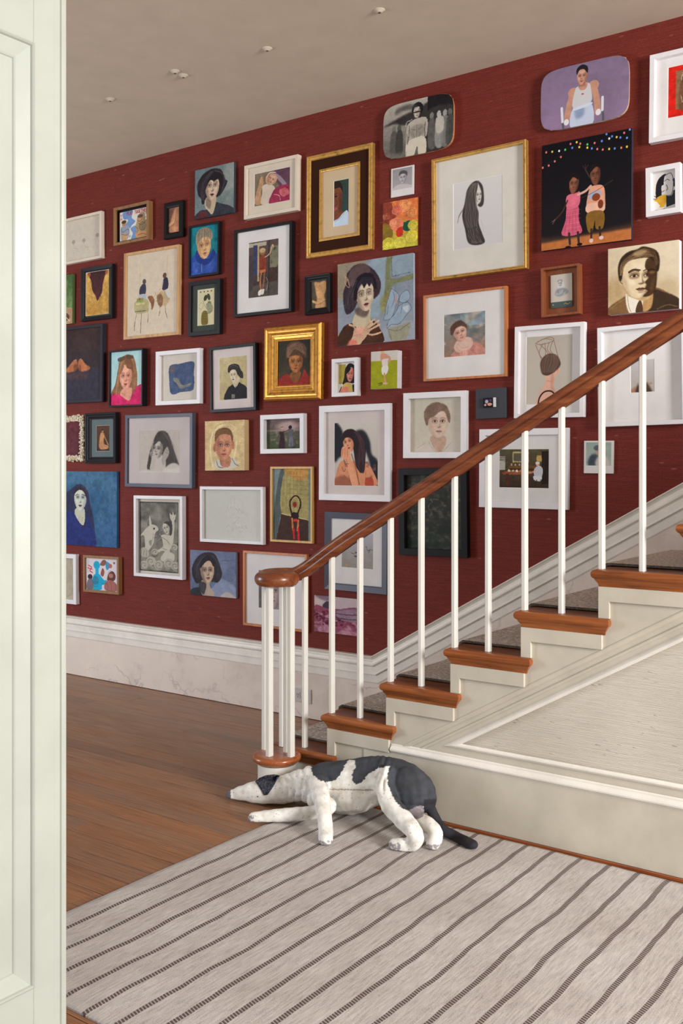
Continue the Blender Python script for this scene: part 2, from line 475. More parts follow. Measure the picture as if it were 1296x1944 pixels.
# flat rails between string and field: triangular frame
x_in = -1.985
mb = MB()
mb.prism([(-2.262, .25), (xt, .25), (xt, .318), (x_in, .318), (xt, ZB(xt)+.012), (xt, ZA(xt)+.002)], YS+.006, YS+.020)
mb.obj('panel_rail', M['beige'], sp)
for zf, pr in ((ZA, [(-.006, .004), (.002, .003), (.003, -.002), (-.001, -.012), (-.006, -.015)]),):
    rk(zf, -2.24, xt, pr, 'string_moulding', M['beige'], sp)
rk(lambda x: ZA(x)-.045, -2.15, xt, [(-.007, .004), (-.002, .003), (-.001, -.001), (-.004, -.006), (-.007, -.006)], 'string_moulding', M['beige'], sp)
bead = [(-.008, .018), (-.002, .018), (.004, .014), (.006, .008), (.004, .002), (-.002, -.002), (-.008, -.004), (-.017, -.006)]
mb = MB(); xc = xt
# bead follows the inner triangle (bottom run then raking run)
mb.sweep_xz([(xt, ZB(xt)), (x_in, ZB(x_in)), (xt, ZB(x_in))], [(o-.0, -u) for o, u in [( -.008, -.014), (.000, -.014), (.005, -.009), (.006, -.003), (.002, .003), (-.006, .009), (-.017, .012)]], YS)
mb.obj('panel_bead', M['white'], sp)
mb = MB()
mb.box(-2.40, xt, YS-.004, YS+.016, .012, .252); mb.obj('skirting_board', M['beige'], sp, bevel=.001)
mb = MB()
mb.sweep_xz([(-2.262, .25), (xt, .25)], [(-.004, -.006), (.004, -.006), (.008, .000), (.0135, .004), (.0145, .010), (.012, .016), (.006, .020), (.003, .025), (.003, .030), (-.004, .034)], YS)
mb.obj('skirting_cap', M['white'], sp)
mb = MB(); mb.box(-2.85, xt, YS-.014, YS-.0045, .0005, .012); mb.obj('shoe_strip', M['newel_top'], sp, bevel=.002)

# scroll step end, drum
mb = MB(); mb.lathe([(RC-d, NZ(0)+a) for a, d in [(-.040, .022), (-.036, .018), (-.032, .014), (-.029, .010), (-.024, .003), (-.016, 0), (-.008, .001), (-.003, .006), (-.0005, .013), (0, .02)]]+[(.001, NZ(0))], (CEN[0], CEN[1], 0), 56)
cur = mb.obj('scroll_step_end', M['newel_top'], stair, smooth=True)
mb = MB(); mb.lathe([(.083, .002), (.083, .140), (.084, .144)], (CEN[0], CEN[1], 0), 56); 
mb.obj('scroll_step_drum', M['bright_white'], stair, smooth=False)
md = stair.children[-1].data; md.polygons.foreach_set('use_smooth', [len(p.vertices) == 4 for p in md.polygons])

# carpet runner
path = []
for k in range(0, KN+1):
    x, z = NX(k), NZ(k)
    zb = NZ(k-1) if k else 0
    path += [(x+.020, zb+.012), (x+.018, z-.055), (x+.004, z-.036), (x-.004, z-.030), (x-.0085, z-.016), (x-.005, z-.002), (x+.004, z+.004), (x+.02, z+.0045), (NX(k+1)+.02, z+.0045)]
path[0] = (path[0][0], .001)
th = .009
mb = MB()
outer = []
for i, (x, z) in enumerate(path):
    a = Vector(path[max(0, i-1)]); c = Vector(path[min(len(path)-1, i+1)])
    T = (c-a).normalized(); Nn = Vector((-T[1], T[0]))
    outer.append((x+Nn[0]*th, z+Nn[1]*th))
ya, yb = 3.583, 4.325
n = len(path)
for ys_ in (ya, yb):
    for p in path: mb.v.append((p[0], ys_, p[1]))
    for p in outer: mb.v.append((p[0], ys_, p[1]))
for i in range(n-1):
    mb.face((n+i, n+i+1, 3*n+i+1, 3*n+i)); mb.face((i, 2*n+i, 2*n+i+1, i+1))
    mb.face((i, i+1, n+i+1, n+i), 1); mb.face((2*n+i, 3*n+i, 3*n+i+1, 2*n+i+1), 1)
mb.face((0, n, 3*n, 2*n), 1); mb.face((n-1, 3*n-1, 4*n-1, 2*n-1)[::-1], 1)
run = mb.obj('stair_runner', [M['carpet'], M['carpet_edge']])
tag(run, 'speckled grey carpet runner laid up the middle of the stair treads', 'carpet')

# ---------------------------------------------------------------- balustrade
rail = empty('stair_railing', (-1.8, 3.485, .36), 'stair banister with reddish wooden handrail, scroll end and slim white balusters', 'railing')
YR = 3.485
def HRZ(x): return 1.161+SL*(x+2.43)     # rail centre height
pts = []
x = 0.2
while x > -2.46: pts.append(Vector((x, YR, HRZ(x)))); x -= .12
# easing into the level scroll
zv = .943
P0 = Vector((-2.50, YR, HRZ(-2.50))); P1 = Vector((-2.66, YR, HRZ(-2.66)-.004)); P2 = Vector((-2.74, YR, zv+.012)); P3 = Vector((-2.80, YR-.012, zv))
for i in range(9):
    q = i/8
    pts.append(((1-q)**3)*P0+3*q*(1-q)**2*P1+3*q*q*(1-q)*P2+q**3*P3)
C = Vector((CEN[0], CEN[1], zv))
a0 = math.atan2(P3.y-C.y, P3.x-C.x); r0 = (P3-C).length
nsp = 16
for i in range(1, nsp+1):
    q = i/nsp; a = a0+q*PI*.62
    r = r0+(.058-r0)*(q*q*(3-2*q))**.8
    pts.append(C+Vector((math.cos(a)*r, math.sin(a)*r, 0)))
PR = [(-.027, -.021), (-.021, -.031), (.021, -.031), (.027, -.021), (.029, -.012), (.025, -.004), (.0215, -.001), (.024, .002), (.031, .007), (.032, .012), (.028, .022), (.018, .030), (.006, .0335), (-.006, .0335), (-.018, .030), (-.028, .022), (-.032, .012), (-.031, .007), (-.024, .002), (-.0215, -.001), (-.025, -.004), (-.029, -.012)]
mb = MB(); rs = []
for i, p in enumerate(pts):
    a = pts[max(0, i-1)]; c = pts[min(len(pts)-1, i+1)]
    T = (c-a).normalized(); S = T.cross(Vector((0, 0, 1))).normalized(); U = S.cross(T)
    e = max(0, i-(len(pts)-6))/5
    kx = 1-.35*e
    rs.append([p+S*(u*kx)+U*(w_*(1-.1*e)) for u, w_ in PR])
mb.rings(rs)
hr = mb.obj('handrail', M['rail'], rail, smooth=True)
mb = MB(); mb.lathe([(.001, -.031), (.06, -.031), (.074, -.0305), (.084, -.027), (.092, -.019), (.0965, -.008), (.0975, .002), (.095, .013), (.088, .022), (.078, .0275), (.066, .030), (.05, .0305), (.034, .029), (.026, .0265), (.022, .029), (.012, .031), (.001, .0315)], (C.x, C.y, C.z), 56)
mb.obj('scroll_cap', M['rail'], rail, smooth=True)
def baluster(x, y, z0, z1, wx, wy, lean=0, rot=0):
    mb = MB()
    ch = .004
    loop = [(-wx/2+ch, -wy/2), (wx/2-ch, -wy/2), (wx/2, -wy/2+ch), (wx/2, wy/2-ch), (wx/2-ch, wy/2), (-wx/2+ch, wy/2), (-wx/2, wy/2-ch), (-wx/2, -wy/2+ch)]
    cr, sr = math.cos(rot), math.sin(rot)
    L2 = [(a*cr-b_*sr, a*sr+b_*cr) for a, b_ in loop]
    mb.rings([[(x+a, y+b_, z0) for a, b_ in L2], [(x+a*.97, y+b_*.97, (z0+z1)/2) for a, b_ in L2], [(x+a, y+b_, z1+SL*a*lean) for a, b_ in L2]])
    return mb.obj('baluster', M['bright_white'], rail)
baluster(NX(0)+.178, YR, NZ(0), HRZ(-2.72)-.028, .020, .028, 1)
for k in range(1, KN+1):
    for off in (.022, .172):
        xx = NX(k)+off
        if xx > .15: continue
        baluster(xx, YR, NZ(k), HRZ(xx)-.033, .020, .028, 1)
for (u, v) in ((500, 1423), (508, 1436), (533, 1417), (541, 1428), (549, 1437)):
    dd_ = (H-NZ(0))*F/(v-HZ); r = (u-648)/F
    xx, yy = dd_*(-ST+r*CT), dd_*(CT+r*ST)
    baluster(xx, yy+.012, NZ(0), zv-.030, .024, .030, 0)

# ================================================================ RUG
X0R, X1R, Y0R, Y1R = -2.578, .9, 1.694, 3.432
nx, ny = 175, 90
V = []; 
rc = Vector(((X0R+X1R)/2, (Y0R+Y1R)/2, 0))
for top in (1, 0):
    for j in range(ny+1):
        for i in range(nx+1):
            x = X0R+(X1R-X0R)*i/nx; y = Y0R+(Y1R-Y0R)*j/ny
            e = .006*mnoise.noise(Vector((x*2, y*3, 1.3)))
            ex = (.012*mnoise.noise(Vector((0, y*3.1, 4)))-.010*(1 if y > 3.2 else 0))*(1-i/nx)
            hz = .0025*mnoise.noise(Vector((x*2.2, y*1.5, 7)))+.0015*mnoise.noise(Vector((x*8, y*2, 2)))
            edge = min(i, j, nx-i, ny-j)
            z = (.009+hz - (.003 if edge == 0 else 0)) if top else .0007
            V.append((x+ex-rc.x, y+e*min(1, 1)-rc.y, max(z, .0007)))
mb = MB(); mb.v = V; N1 = (nx+1)*(ny+1)
for j in range(ny):
    for i in range(nx):
        a = j*(nx+1)+i
        mb.face((a, a+1, a+nx+2, a+nx+1)); mb.face((N1+a, N1+a+nx+1, N1+a+nx+2, N1+a+1))
for i in range(nx):
    a = i; mb.face((a, N1+a, N1+a+1, a+1)); a = ny*(nx+1)+i; mb.face((a, a+1, N1+a+1, N1+a))
for j in range(ny):
    a = j*(nx+1); mb.face((a, a+nx+1, N1+a+nx+1, N1+a)); a += nx; mb.face((a, N1+a, N1+a+nx+1, a+nx+1))
rug = mb.obj('striped_rug', M['rug'], smooth=False); rug.location = rc
rug.data.polygons.foreach_set('use_smooth', [True]*(2*nx*ny)+[False]*(len(rug.data.polygons)-2*nx*ny))
tag(rug, 'flat-woven oatmeal rug with thin dark brown stripes on the wooden floor', 'rug')

# ================================================================ CLOTH DOG
def W(u, v, Y): return on_y(u, v, Y)
def chain(nodes, sub=6):      # nodes: (u, v, Y, rpx [,flat]) -> list of (pos, r)
    P = []
    for n_ in nodes:
        p = W(n_[0], n_[1], n_[2]); P.append((p, (n_[3]+1.1)*dep_at(p)/F))
    out = []
    for i in range(len(P)-1):
        p0 = P[max(0, i-1)][0]; p1, r1 = P[i]; p2, r2 = P[i+1]; p3 = P[min(len(P)-1, i+2)][0]
        for s in range(sub):
            q = s/sub
            pos = .5*((2*p1)+(p2-p0)*q+(2*p0-5*p1+4*p2-p3)*q*q+(3*p1-p0-3*p2+p3)*q**3)
            out.append((pos, r1+(r2-r1)*(q*q*(3-2*q))))
    out.append(P[-1]); return out
def ico(mb, c, r, sc=(1, 1, 1), n=14, m=8):
    rs = []
    for j in range(m+1):
        t_ = PI*(j+.02)/(m+.04)
        rs.append([(c[0]+r*sc[0]*math.sin(t_)*math.cos(2*PI*i/n), c[1]+r*sc[1]*math.sin(t_)*math.sin(2*PI*i/n), c[2]+r*sc[2]*math.cos(t_)) for i in range(n)])
    mb.rings(rs)
spine = [(435, 1511, 3.17, 8), (446, 1511, 3.18, 12), (462, 1508, 3.19, 16), (485, 1505, 3.20, 21), (508, 1503, 3.22, 24.5), (532, 1500, 3.24, 25), (556, 1494, 3.26, 26), (575, 1490, 3.27, 29), (597, 1490, 3.28, 35), (630, 1494, 3.30, 47), (662, 1494, 3.31, 50), (690, 1487, 3.32, 47), (718, 1480, 3.33, 43), (744, 1483, 3.325, 43), (768, 1491, 3.325, 43), (788, 1502, 3.33, 38), (803, 1515, 3.33, 26)]
legs = [
 [(604, 1488, 3.20, 18), (608, 1508, 3.14, 17), (612, 1530, 3.09, 14.5), (616, 1556, 3.05, 13.5), (618, 1578, 3.02, 13.5), (618, 1593, 2.99, 13.5)],
 [(622, 1530, 3.16, 16), (596, 1542, 3.13, 12), (566, 1545, 3.10, 12), (536, 1548, 3.075, 12), (506, 1551, 3.045, 11.5), (481, 1553, 3.015, 9.8)],
 [(736, 1468, 3.26, 16), (731, 1496, 3.22, 17), (742, 1528, 3.19, 19), (764, 1554, 3.16, 18), (784, 1577, 3.13, 15.5), (790, 1594, 3.12, 13.5), (778, 1604, 3.12, 12.5), (763, 1605, 3.11, 13), (750, 1605, 3.105, 12.5)],
 [(776, 1535, 3.28, 18), (794, 1556, 3.25, 14), (814, 1567, 3.225, 14), (827, 1583, 3.205, 13), (824, 1598, 3.19, 13), (821, 1602, 3.185, 12.5)],
]
tail = [(806, 1524, 3.33, 10), (818, 1538, 3.32, 9), (828, 1558, 3.315, 9), (844, 1577, 3.305, 9), (866, 1589, 3.31, 9.5), (884, 1598, 3.28, 9.5), (897, 1603.5, 3.27, 9)]
mb = MB()
for nodes, flat in [(spine, .86)]+[(l, 1) for l in legs]+[(tail, 1)]:
    for p, r in chain(nodes, 6):
        ico(mb, p, r, (1, flat, 1))
# belly bag, haunch
for u, v, Y, r, sc in ((668, 1513, 3.27, 36, (1.25, .8, .85)), (775, 1497, 3.30, 42, (1.05, .8, 1)), (789, 1538, 3.29, 15, (1, 1, .9)), (596, 1520, 3.22, 15, (1, .9, 1)), (510, 1502, 3.22, 23, (1.5, .9, .9))):
    p = W(u, v, Y); ico(mb, p, r*dep_at(p)/F, sc)
FZ = .009
mb.v = [(x, y, z if z > FZ+.003 else FZ+.003*math.exp((z-FZ-.003)/.03)*.999) for x, y, z in mb.v]
tmp = mb.obj('cloth_dog', M['white'])
rm = tmp.modifiers.new('r', 'REMESH'); rm.mode = 'VOXEL'; rm.voxel_size = .0042
sm = tmp.modifiers.new('s', 'SMOOTH'); sm.factor = .5; sm.iterations = 6
dg = bpy.context.evaluated_depsgraph_get()
me = bpy.data.meshes.new_from_object(tmp.evaluated_get(dg))
bpy.data.objects.remove(tmp)
nv = len(me.vertices)
co = np.empty(nv*3); me.vertices.foreach_get('co', co); co = co.reshape(-1, 3)
no = np.empty(nv*3); me.vertices.foreach_get('normal', no); no = no.reshape(-1, 3)
# reference row/column of each point on the plane of the dog's side, for laying out the patches
dpt = -ST*co[:, 0]+CT*co[:, 1]
uu = 648+F*(CT*co[:, 0]+ST*co[:, 1])/dpt; vv = HZ+F*(H-co[:, 2])/dpt
rngd = np.random.default_rng(3)
fold = np.zeros(nv)
def g(a, c, s): return np.exp(-((a-c)/s)**2)
neck = g(uu, 560, 20)*(vv < 1530)
fold += neck*(.0085*np.sqrt(np.abs(np.sin((uu-(vv-1480)*.15)/4.2+.7*np.sin(vv/8))))-.006)*(.75+.25*np.sin(vv/5+uu/17))
fold += g(uu, 727, 15)*g(vv, 1462, 30)*.0042*np.sin((uu+(vv-1460)*.35)/1.9)
fold += g(uu, 700, 30)*g(vv, 1448, 12)*.0015*np.sin((uu)/2.6)
fold += g(vv, 1538, 6)*g(uu, 680, 40)*.003*np.sin(vv/2.2)
fold -= .006*g(uu, 574, 3.5)*(vv < 1500)*(co[:, 1] < 3.3)
fold -= .007*g(uu, 727, 2.8)*g(vv, 1485, 22)
fold += .0012*np.sin(uu/5.1+vv/7.3)*np.sin(vv/4.7-uu/9)
for i in range(0): pass
co += no*fold[:, None]
co[:, 2] = np.maximum(co[:, 2], np.where(co[:, 0] < X0R, .002, .0095))
me.vertices.foreach_set('co', co.ravel())
def inpoly(px, py, poly):
    r = np.zeros(len(px), bool); n_ = len(poly)
    for i in range(n_):
        x1, y1 = poly[i]; x2, y2 = poly[(i+1) % n_]
        if y1 == y2: continue
        c_ = ((y1 > py) != (y2 > py)) & (px < (x2-x1)*(py-y1)/(y2-y1)+x1)
        r ^= c_
    return r
jx = uu+np.array([mnoise.noise(Vector(c_*90))*3.2 for c_ in co]); jy = vv+np.array([mnoise.noise(Vector(c_*90+Vector((5, 5, 5))))*3.2 for c_ in co]) if False else None
nz1 = np.array([mnoise.noise(Vector((c_[0]*110, c_[1]*110, c_[2]*110))) for c_ in co])
jx = uu+nz1*2.2; jy = vv+np.roll(nz1, 7)*2.2
up = uu*0
Zp = lambda L: [((a/2.492)+400, (b_/2.492)+1380) for a, b_ in L]
patch1 = Zp([(470, 178), (560, 60), (700, 60), (1010, 60), (1075, 200), (1070, 380), (1040, 400), (1000, 372), (960, 380), (935, 398), (900, 380), (860, 330), (836, 270), (836, 215), (850, 182), (790, 196), (745, 222), (715, 262), (690, 275), (672, 262), (668, 225), (684, 190), (680, 160), (655, 155), (635, 178), (615, 222), (590, 250), (545, 262), (510, 250), (482, 225)])
dark = inpoly(jx, jy, patch1)
tailm = ((uu > 804) & (vv > 1517) & (co[:, 1] > 3.27)) | ((uu > 840) & (vv > 1556))
nose = uu < 437.5
butt = (np.hypot(uu-790, (vv-1540)) < 15) & (co[:, 1] > 3.2) & ~dark
paw = ((vv > 1596) & (uu < 640) & (uu > 595)) | ((uu < 760) & (vv > 1600) & (uu > 720)) | ((vv > 1603) & (uu > 808) & (uu < 838) & (co[:, 1] < 3.26)) | ((uu < 482) & (vv > 1548))
cl = np.empty((nv, 4)); cl[:] = srgb((240, 238, 232))
spk = rngd.random(nv)
cl[dark] = srgb((70, 73, 80)); cl[tailm] = srgb((52, 50, 56)); cl[nose] = srgb((104, 102, 110)); cl[butt] = srgb((150, 142, 148))
pm = paw & ((nz1 > -.12))
cl[pm & ~tailm] = srgb((158, 154, 156))
seam = (np.abs(vv-1499-(uu-660)*.02) < 1.2) & (uu > 625) & (uu < 708) & ~dark
cl[seam] = srgb((170, 160, 148))
nz2 = np.array([mnoise.noise(Vector((c_[0]*260+9, c_[1]*260, c_[2]*260))) for c_ in co])
under = (nz2 > .62) & ~dark & ~tailm
cl[under] = srgb((168, 162, 154))
at = me.color_attributes.new('Col', 'FLOAT_COLOR', 'POINT'); at.data.foreach_set('color', cl.ravel())
me.polygons.foreach_set('use_smooth', [True]*len(me.polygons))
t = NT('dog_cloth')
a = t.add('ShaderNodeAttribute', attribute_name='Col')
sp1 = t.ramp(t.noise(t.coord(), 260, 2, .5), [(.74, 0.0), (.80, .5)])
dirt = t.ramp(t.noise(t.coord(), 22, 5, .6), [(.3, (206, 200, 190)), (.6, (255, 255, 255))])
c = t.mix(.8, a.outputs['Color'], dirt, 'MULTIPLY')
c = t.mix(sp1, c, srgb((96, 92, 90)))
t.color(c); t.rough(.85, .2)
t.bump(t.math('ADD', t.math('MULTIPLY', t.noise(t.coord(), 60, 4, .6), 1.0), t.math('MULTIPLY', t.noise(t.coord((1, 1, 1)), 500, 2), .3)), .35, .004)
M['dog'] = t.m
me.materials.clear(); me.materials.append(M['dog'])
dog = bpy.data.objects.new('cloth_dog', me); COL.objects.link(dog)
dloc = Vector((-2.35, 3.25, 0)); me.transform(Matrix.Translation(-dloc)); dog.location = dloc
tag(dog, 'black and white stuffed cloth dog lying on its side against the stairs', 'dog')
# ear: a crumpled dark flap laid over the cheek
ear2 = Zp([(212, 262), (232, 240), (262, 228), (300, 224), (328, 230), (312, 252), (300, 276), (284, 300), (270, 320), (252, 322), (240, 302), (228, 282)])
from mathutils.geometry import tessellate_polygon
ne = 22
xs_ = [p[0] for p in ear2]; ys_ = [p[1] for p in ear2]
mb = MB(); idx = {}
ux0, ux1, vy0, vy1 = min(xs_), max(xs_), min(ys_), max(ys_)
bvh_me = me
from mathutils.bvhtree import BVHTree
bv = BVHTree.FromPolygons([tuple(Vector(v_.co)+dloc) for v_ in me.vertices], [tuple(p.vertices) for p in me.polygons])
org = Vector((0, 0, H))
def surf(u, v, lift):
    r = (u-648)/F
    d = Vector((-ST+r*CT, CT+r*ST, -(v-HZ)/F)).normalized()
    # drop straight at the dog's side from the room, in the horizontal direction of the rug
    hit = bv.ray_cast(org, d)
    p = hit[0] if hit[0] is not None else on_y(u, v, 3.19)
    if hit[0] is None or (p.y > 3.3): p = on_y(u, v, 3.19)
    nrm = hit[1] if hit[0] is not None else Vector((0, -1, 0))
    return p+nrm*lift
poly_np = ear2
cenE = (sum(xs_)/len(xs_), sum(ys_)/len(ys_))
rings_ = []
K = 7
base_lift = .004
dense = []
for i in range(len(ear2)):
    a_, b_ = ear2[i], ear2[(i+1) % len(ear2)]
    for s in range(4): dense.append((a_[0]+(b_[0]-a_[0])*s/4, a_[1]+(b_[1]-a_[1])*s/4))
top = []
for k in range(K+1):
    f_ = 1-k/K*.97
    ring = []
    for j, (x, y_) in enumerate(dense):
        u_, v_ = cenE[0]+(x-cenE[0])*f_, cenE[1]+(y_-cenE[1])*f_
        lf = .003+.0045*(1 if k > 0 else .2)+.0022*mnoise.noise(Vector((u_*.35, v_*.25, 2)))
        ring.append(tuple(surf(u_, v_, lf)))
    top.append(ring)
bottom = [tuple(surf(x, y_, .0006)) for x, y_ in dense]
mb.rings([bottom]+top, caps=True)
M['ear'] = fuzzy('dark_ear_cloth', ((38, 40, 46), (58, 60, 68), (84, 86, 94)), 90, (1, 1, 1), .8)
mb.obj('ear', M['ear'], dog, smooth=True)
for (u, v) in ((489, 1512),):
    mb = MB(); p = surf(u, v, .0); ico(mb, p, .0028); e_ = mb.obj('eye', M['slot'], dog, smooth=True)

# ================================================================ PAINTER for the flat pictures (pixels made in memory)
def hx(c): return np.array([int(c[i:i+2], 16) for i in (0, 2, 4)], float)/255 if isinstance(c, str) else np.array(c, float)/255
def smooth_noise(rg, h, w, gy, gx):
    g_ = rg.random((gy+2, gx+2))
    yy = np.linspace(0, gy, h); xx = np.linspace(0, gx, w)
    y0 = yy.astype(int); x0 = xx.astype(int); fy = (yy-y0)[:, None]; fx = (xx-x0)[None]
    fy = fy*fy*(3-2*fy); fx = fx*fx*(3-2*fx)
    a = g_[y0][:, x0]; b_ = g_[y0][:, x0+1]; c = g_[y0+1][:, x0]; d = g_[y0+1][:, x0+1]
    return (a*(1-fx)+b_*fx)*(1-fy)+(c*(1-fx)+d*fx)*fy
def catmull(P, closed, sub=5):
    n_ = len(P); out = []
    for i in range(n_ if closed else n_-1):
        if closed: p0, p1, p2, p3 = P[i-1], P[i], P[(i+1) % n_], P[(i+2) % n_]
        else: p0, p1, p2, p3 = P[max(0, i-1)], P[i], P[i+1], P[min(n_-1, i+2)]
        for s in range(sub):
            q = s/sub
            out.append(tuple(.5*((2*b)+(c-a)*q+(2*a-5*b+4*c-d)*q*q+(3*b-a-3*c+d)*q**3) for a, b, c, d in zip(p0, p1, p2, p3)))
    if not closed: out.append(P[-1])
    return out
class Art:
    def __init__(s, W_, H_, bg, seed=1, tex=.05):
        s.W, s.H = W_, H_; s.rg = np.random.default_rng(seed); s.tex = tex
        s.a = np.ones((H_, W_, 3))*hx(bg)
        s.yy, s.xx = np.mgrid[0:H_, 0:W_].astype(float)
        s.xx += .5; s.yy += .5
    def put(s, m, col, al=1., box=None):
        y0, y1, x0, x1 = box if box else (0, s.H, 0, s.W)
        m = (m*al)[..., None]; r = s.a[y0:y1, x0:x1]
        s.a[y0:y1, x0:x1] = r*(1-m)+hx(col)*m
    def bb(s, x0, x1, y0, y1, pad):
        x0, x1, y0, y1 = int(max(0, x0-pad)), int(min(s.W, x1+pad+1)), int(max(0, y0-pad)), int(min(s.H, y1+pad+1))
        return (y0, y1, x0, x1) if x1 > x0 and y1 > y0 else None
    def ell(s, cx, cy, rx, ry, col, al=1., soft=1.2, rot=0):
        X, Y, RX, RY = cx*s.W, cy*s.H, max(.4, rx*s.W), max(.4, ry*s.H); R = max(RX, RY)+soft
        b = s.bb(X-R, X+R, Y-R, Y+R, 1)
        if not b: return s
        dx, dy = s.xx[b[0]:b[1], b[2]:b[3]]-X, s.yy[b[0]:b[1], b[2]:b[3]]-Y
        c, n_ = math.cos(rot), math.sin(rot)
        d = np.hypot((dx*c+dy*n_)/RX, (-dx*n_+dy*c)/RY)
        s.put(np.clip((1-d)*min(RX, RY)/soft+.5, 0, 1), col, al, b); return s
    def blob(s, P, col, al=1., soft=0, smooth=True):
        P = [(x*s.W, y*s.H) for x, y in P]
        if smooth: P = catmull(P, True, 4)
        xs = [p[0] for p in P]; ys = [p[1] for p in P]
        b = s.bb(min(xs), max(xs), min(ys), max(ys), soft*2+1)
        if not b: return s
        px, py = s.xx[b[0]:b[1], b[2]:b[3]], s.yy[b[0]:b[1], b[2]:b[3]]
        acc = np.zeros(px.shape)
        for ox, oy in ((-.25, -.25), (.25, .25)):
            r = np.zeros(px.shape, bool)
            for i in range(len(P)):
                x1, y1 = P[i-1]; x2, y2 = P[i]
                if y1 == y2: continue
                lo, hi = (y1, y2) if y1 < y2 else (y2, y1)
                j0 = max(0, int(lo-b[0]-1)); j1 = min(px.shape[0], int(hi-b[0]+2))
                if j1 <= j0: continue
                yy_ = py[j0:j1]+oy; xx_ = px[j0:j1]+ox
                r[j0:j1] ^= ((y1 > yy_) != (y2 > yy_)) & (xx_ < (x2-x1)*(yy_-y1)/(y2-y1)+x1)
            acc += r
        m = acc/2
        k = int(soft)
        for _ in range(2 if k else 0):
            for ax in (0, 1):
                pd = [(0, 0), (0, 0)]; pd[ax] = (k+1, k)
                cs = np.cumsum(np.pad(m, pd, mode='edge'), axis=ax)
                n_ = m.shape[ax]
                m = (np.take(cs, range(2*k+1, 2*k+1+n_), axis=ax)-np.take(cs, range(0, n_), axis=ax))/(2*k+1)
        s.put(m, col, al, b); return s
    def line(s, P, col, wd=1.2, al=1., smooth=True, soft=1.0):
        P = [(x*s.W, y*s.H) for x, y in P]
        if smooth and len(P) > 2: P = catmull(P, False, 4)
        xs = [p[0] for p in P]; ys = [p[1] for p in P]
        b = s.bb(min(xs), max(xs), min(ys), max(ys), wd+2)
        if not b: return s
        px, py = s.xx[b[0]:b[1], b[2]:b[3]], s.yy[b[0]:b[1], b[2]:b[3]]
        D = np.full(px.shape, 1e9)
        for (x1, y1), (x2, y2) in zip(P[:-1], P[1:]):
            vx, vy = x2-x1, y2-y1; L = vx*vx+vy*vy+1e-9
            q = np.clip(((px-x1)*vx+(py-y1)*vy)/L, 0, 1)
            D = np.minimum(D, np.hypot(px-x1-q*vx, py-y1-q*vy))
        s.put(np.clip((wd/2-D)/soft+.5, 0, 1), col, al, b); return s
    def lines(s, L, col, wd=1.2, al=1.):
        for P in L: s.line(P, col, wd, al)
        return s
    def rect(s, x0, y0, x1, y1, col, al=1., soft=0):
        return s.blob([(x0, y0), (x1, y0), (x1, y1), (x0, y1)], col, al, soft, False)
    def grad(s, c0, c1, ang=90, al=1.):
        q = (s.xx/s.W-.5)*math.cos(math.radians(ang))+(s.yy/s.H-.5)*math.sin(math.radians(ang))+.5
        q = np.clip(q, 0, 1)[..., None]; s.a = s.a*(1-al)+al*(hx(c0)*(1-q)+hx(c1)*q); return s
    def cloud(s, col, gx, gy, lo=.5, hi=.8, al=.6, box=None):
        n_ = smooth_noise(s.rg, s.H, s.W, gy, gx)*.65+smooth_noise(s.rg, s.H, s.W, gy*2+1, gx*2+1)*.35
        m = np.clip((n_-lo)/(hi-lo), 0, 1)
        if box is None and gx <= 4 and min(col) > 140 and max(col)-min(col) < 56: al *= .35
        if box:
            x0, y0, x1, y1 = box
            m = m*(s.xx/s.W > x0)*(s.xx/s.W < x1)*(s.yy/s.H > y0)*(s.yy/s.H < y1)
        s.put(m, col, al); return s
    def strands(s, P0, P1, col, n_=14, wd=1., al=.5, jit=.02):       # hair: interpolate between two guide curves
        for i in range(n_):
            q = (i+.5)/n_+s.rg.normal()*.02
            P = [(a[0]*(1-q)+b_[0]*q+s.rg.normal()*jit, a[1]*(1-q)+b_[1]*q+s.rg.normal()*jit*.4) for a, b_ in zip(P0, P1)]
            s.line(P, col, wd, al*s.rg.uniform(.5, 1))
        return s
    def face(s, cx, cy, w_, h_, skin, dark, light=None, lip=(150, 70, 66), turn=0., tilt=0., side=1, eye=(52, 42, 38), brow=None, sh=.5, gaze=0, feat=1., jaw=1., smile=0):
        c, n_ = math.cos(tilt), math.sin(tilt)
        WW, HH = w_*s.W, h_*s.H
        def T(x, y): return ((cx*s.W+x*WW*c-y*HH*n_)/s.W, (cy*s.H+x*WW*n_+y*HH*c)/s.H)
        def TT(L): return [T(x, y) for x, y in L]
        brow = brow or dark
        px = max(.8, WW/13)
        mxc = lambda a_, b_, q: tuple(int(x_*(1-q)+y_*q) for x_, y_ in zip(a_, b_))
        lt = light if light is not None else mxc(skin, (255, 246, 232), .3)
        S_ = lambda k_: max(1, WW*k_)
        s.blob(TT([(-.92, -.5), (-.95, 0), (-.82*jaw, .42), (-.5*jaw, .82), (-.18, 1), (.18, 1), (.5*jaw, .82), (.82*jaw, .42), (.95, 0), (.92, -.5), (.6, -.9), (0, -1.02), (-.6, -.9)]), skin)
        f = turn*.26
        # planes of light and shade
        s.blob(TT([(side*.98, -.85), (side*.52, -.7), (side*.5, -.25), (side*.62, .05), (side*.46, .3), (side*.4, .62), (side*.16, 1.0), (side*.55, .9), (side*1.0, .2)]), dark, sh, S_(.09))
        s.blob(TT([(-side*.98, -.2), (-side*.7, .1), (-side*.6, .5), (-side*.4, .86), (-side*.75, .6), (-side*1.0, .1)]), dark, sh*.45, S_(.08))
        s.blob(TT([(f-.45, -.72), (f+.4, -.72), (f+.34, -.42), (f-.4, -.42)]), lt, .45, S_(.1))
        s.blob(TT([(f-side*.75, .08), (f-side*.36, .1), (f-side*.34, .36), (f-side*.6, .34)]), lt, .5, S_(.08))
        s.blob(TT([(f-.22, .76), (f+.2, .76), (f+.12, .9), (f-.12, .9)]), lt, .4, S_(.06))
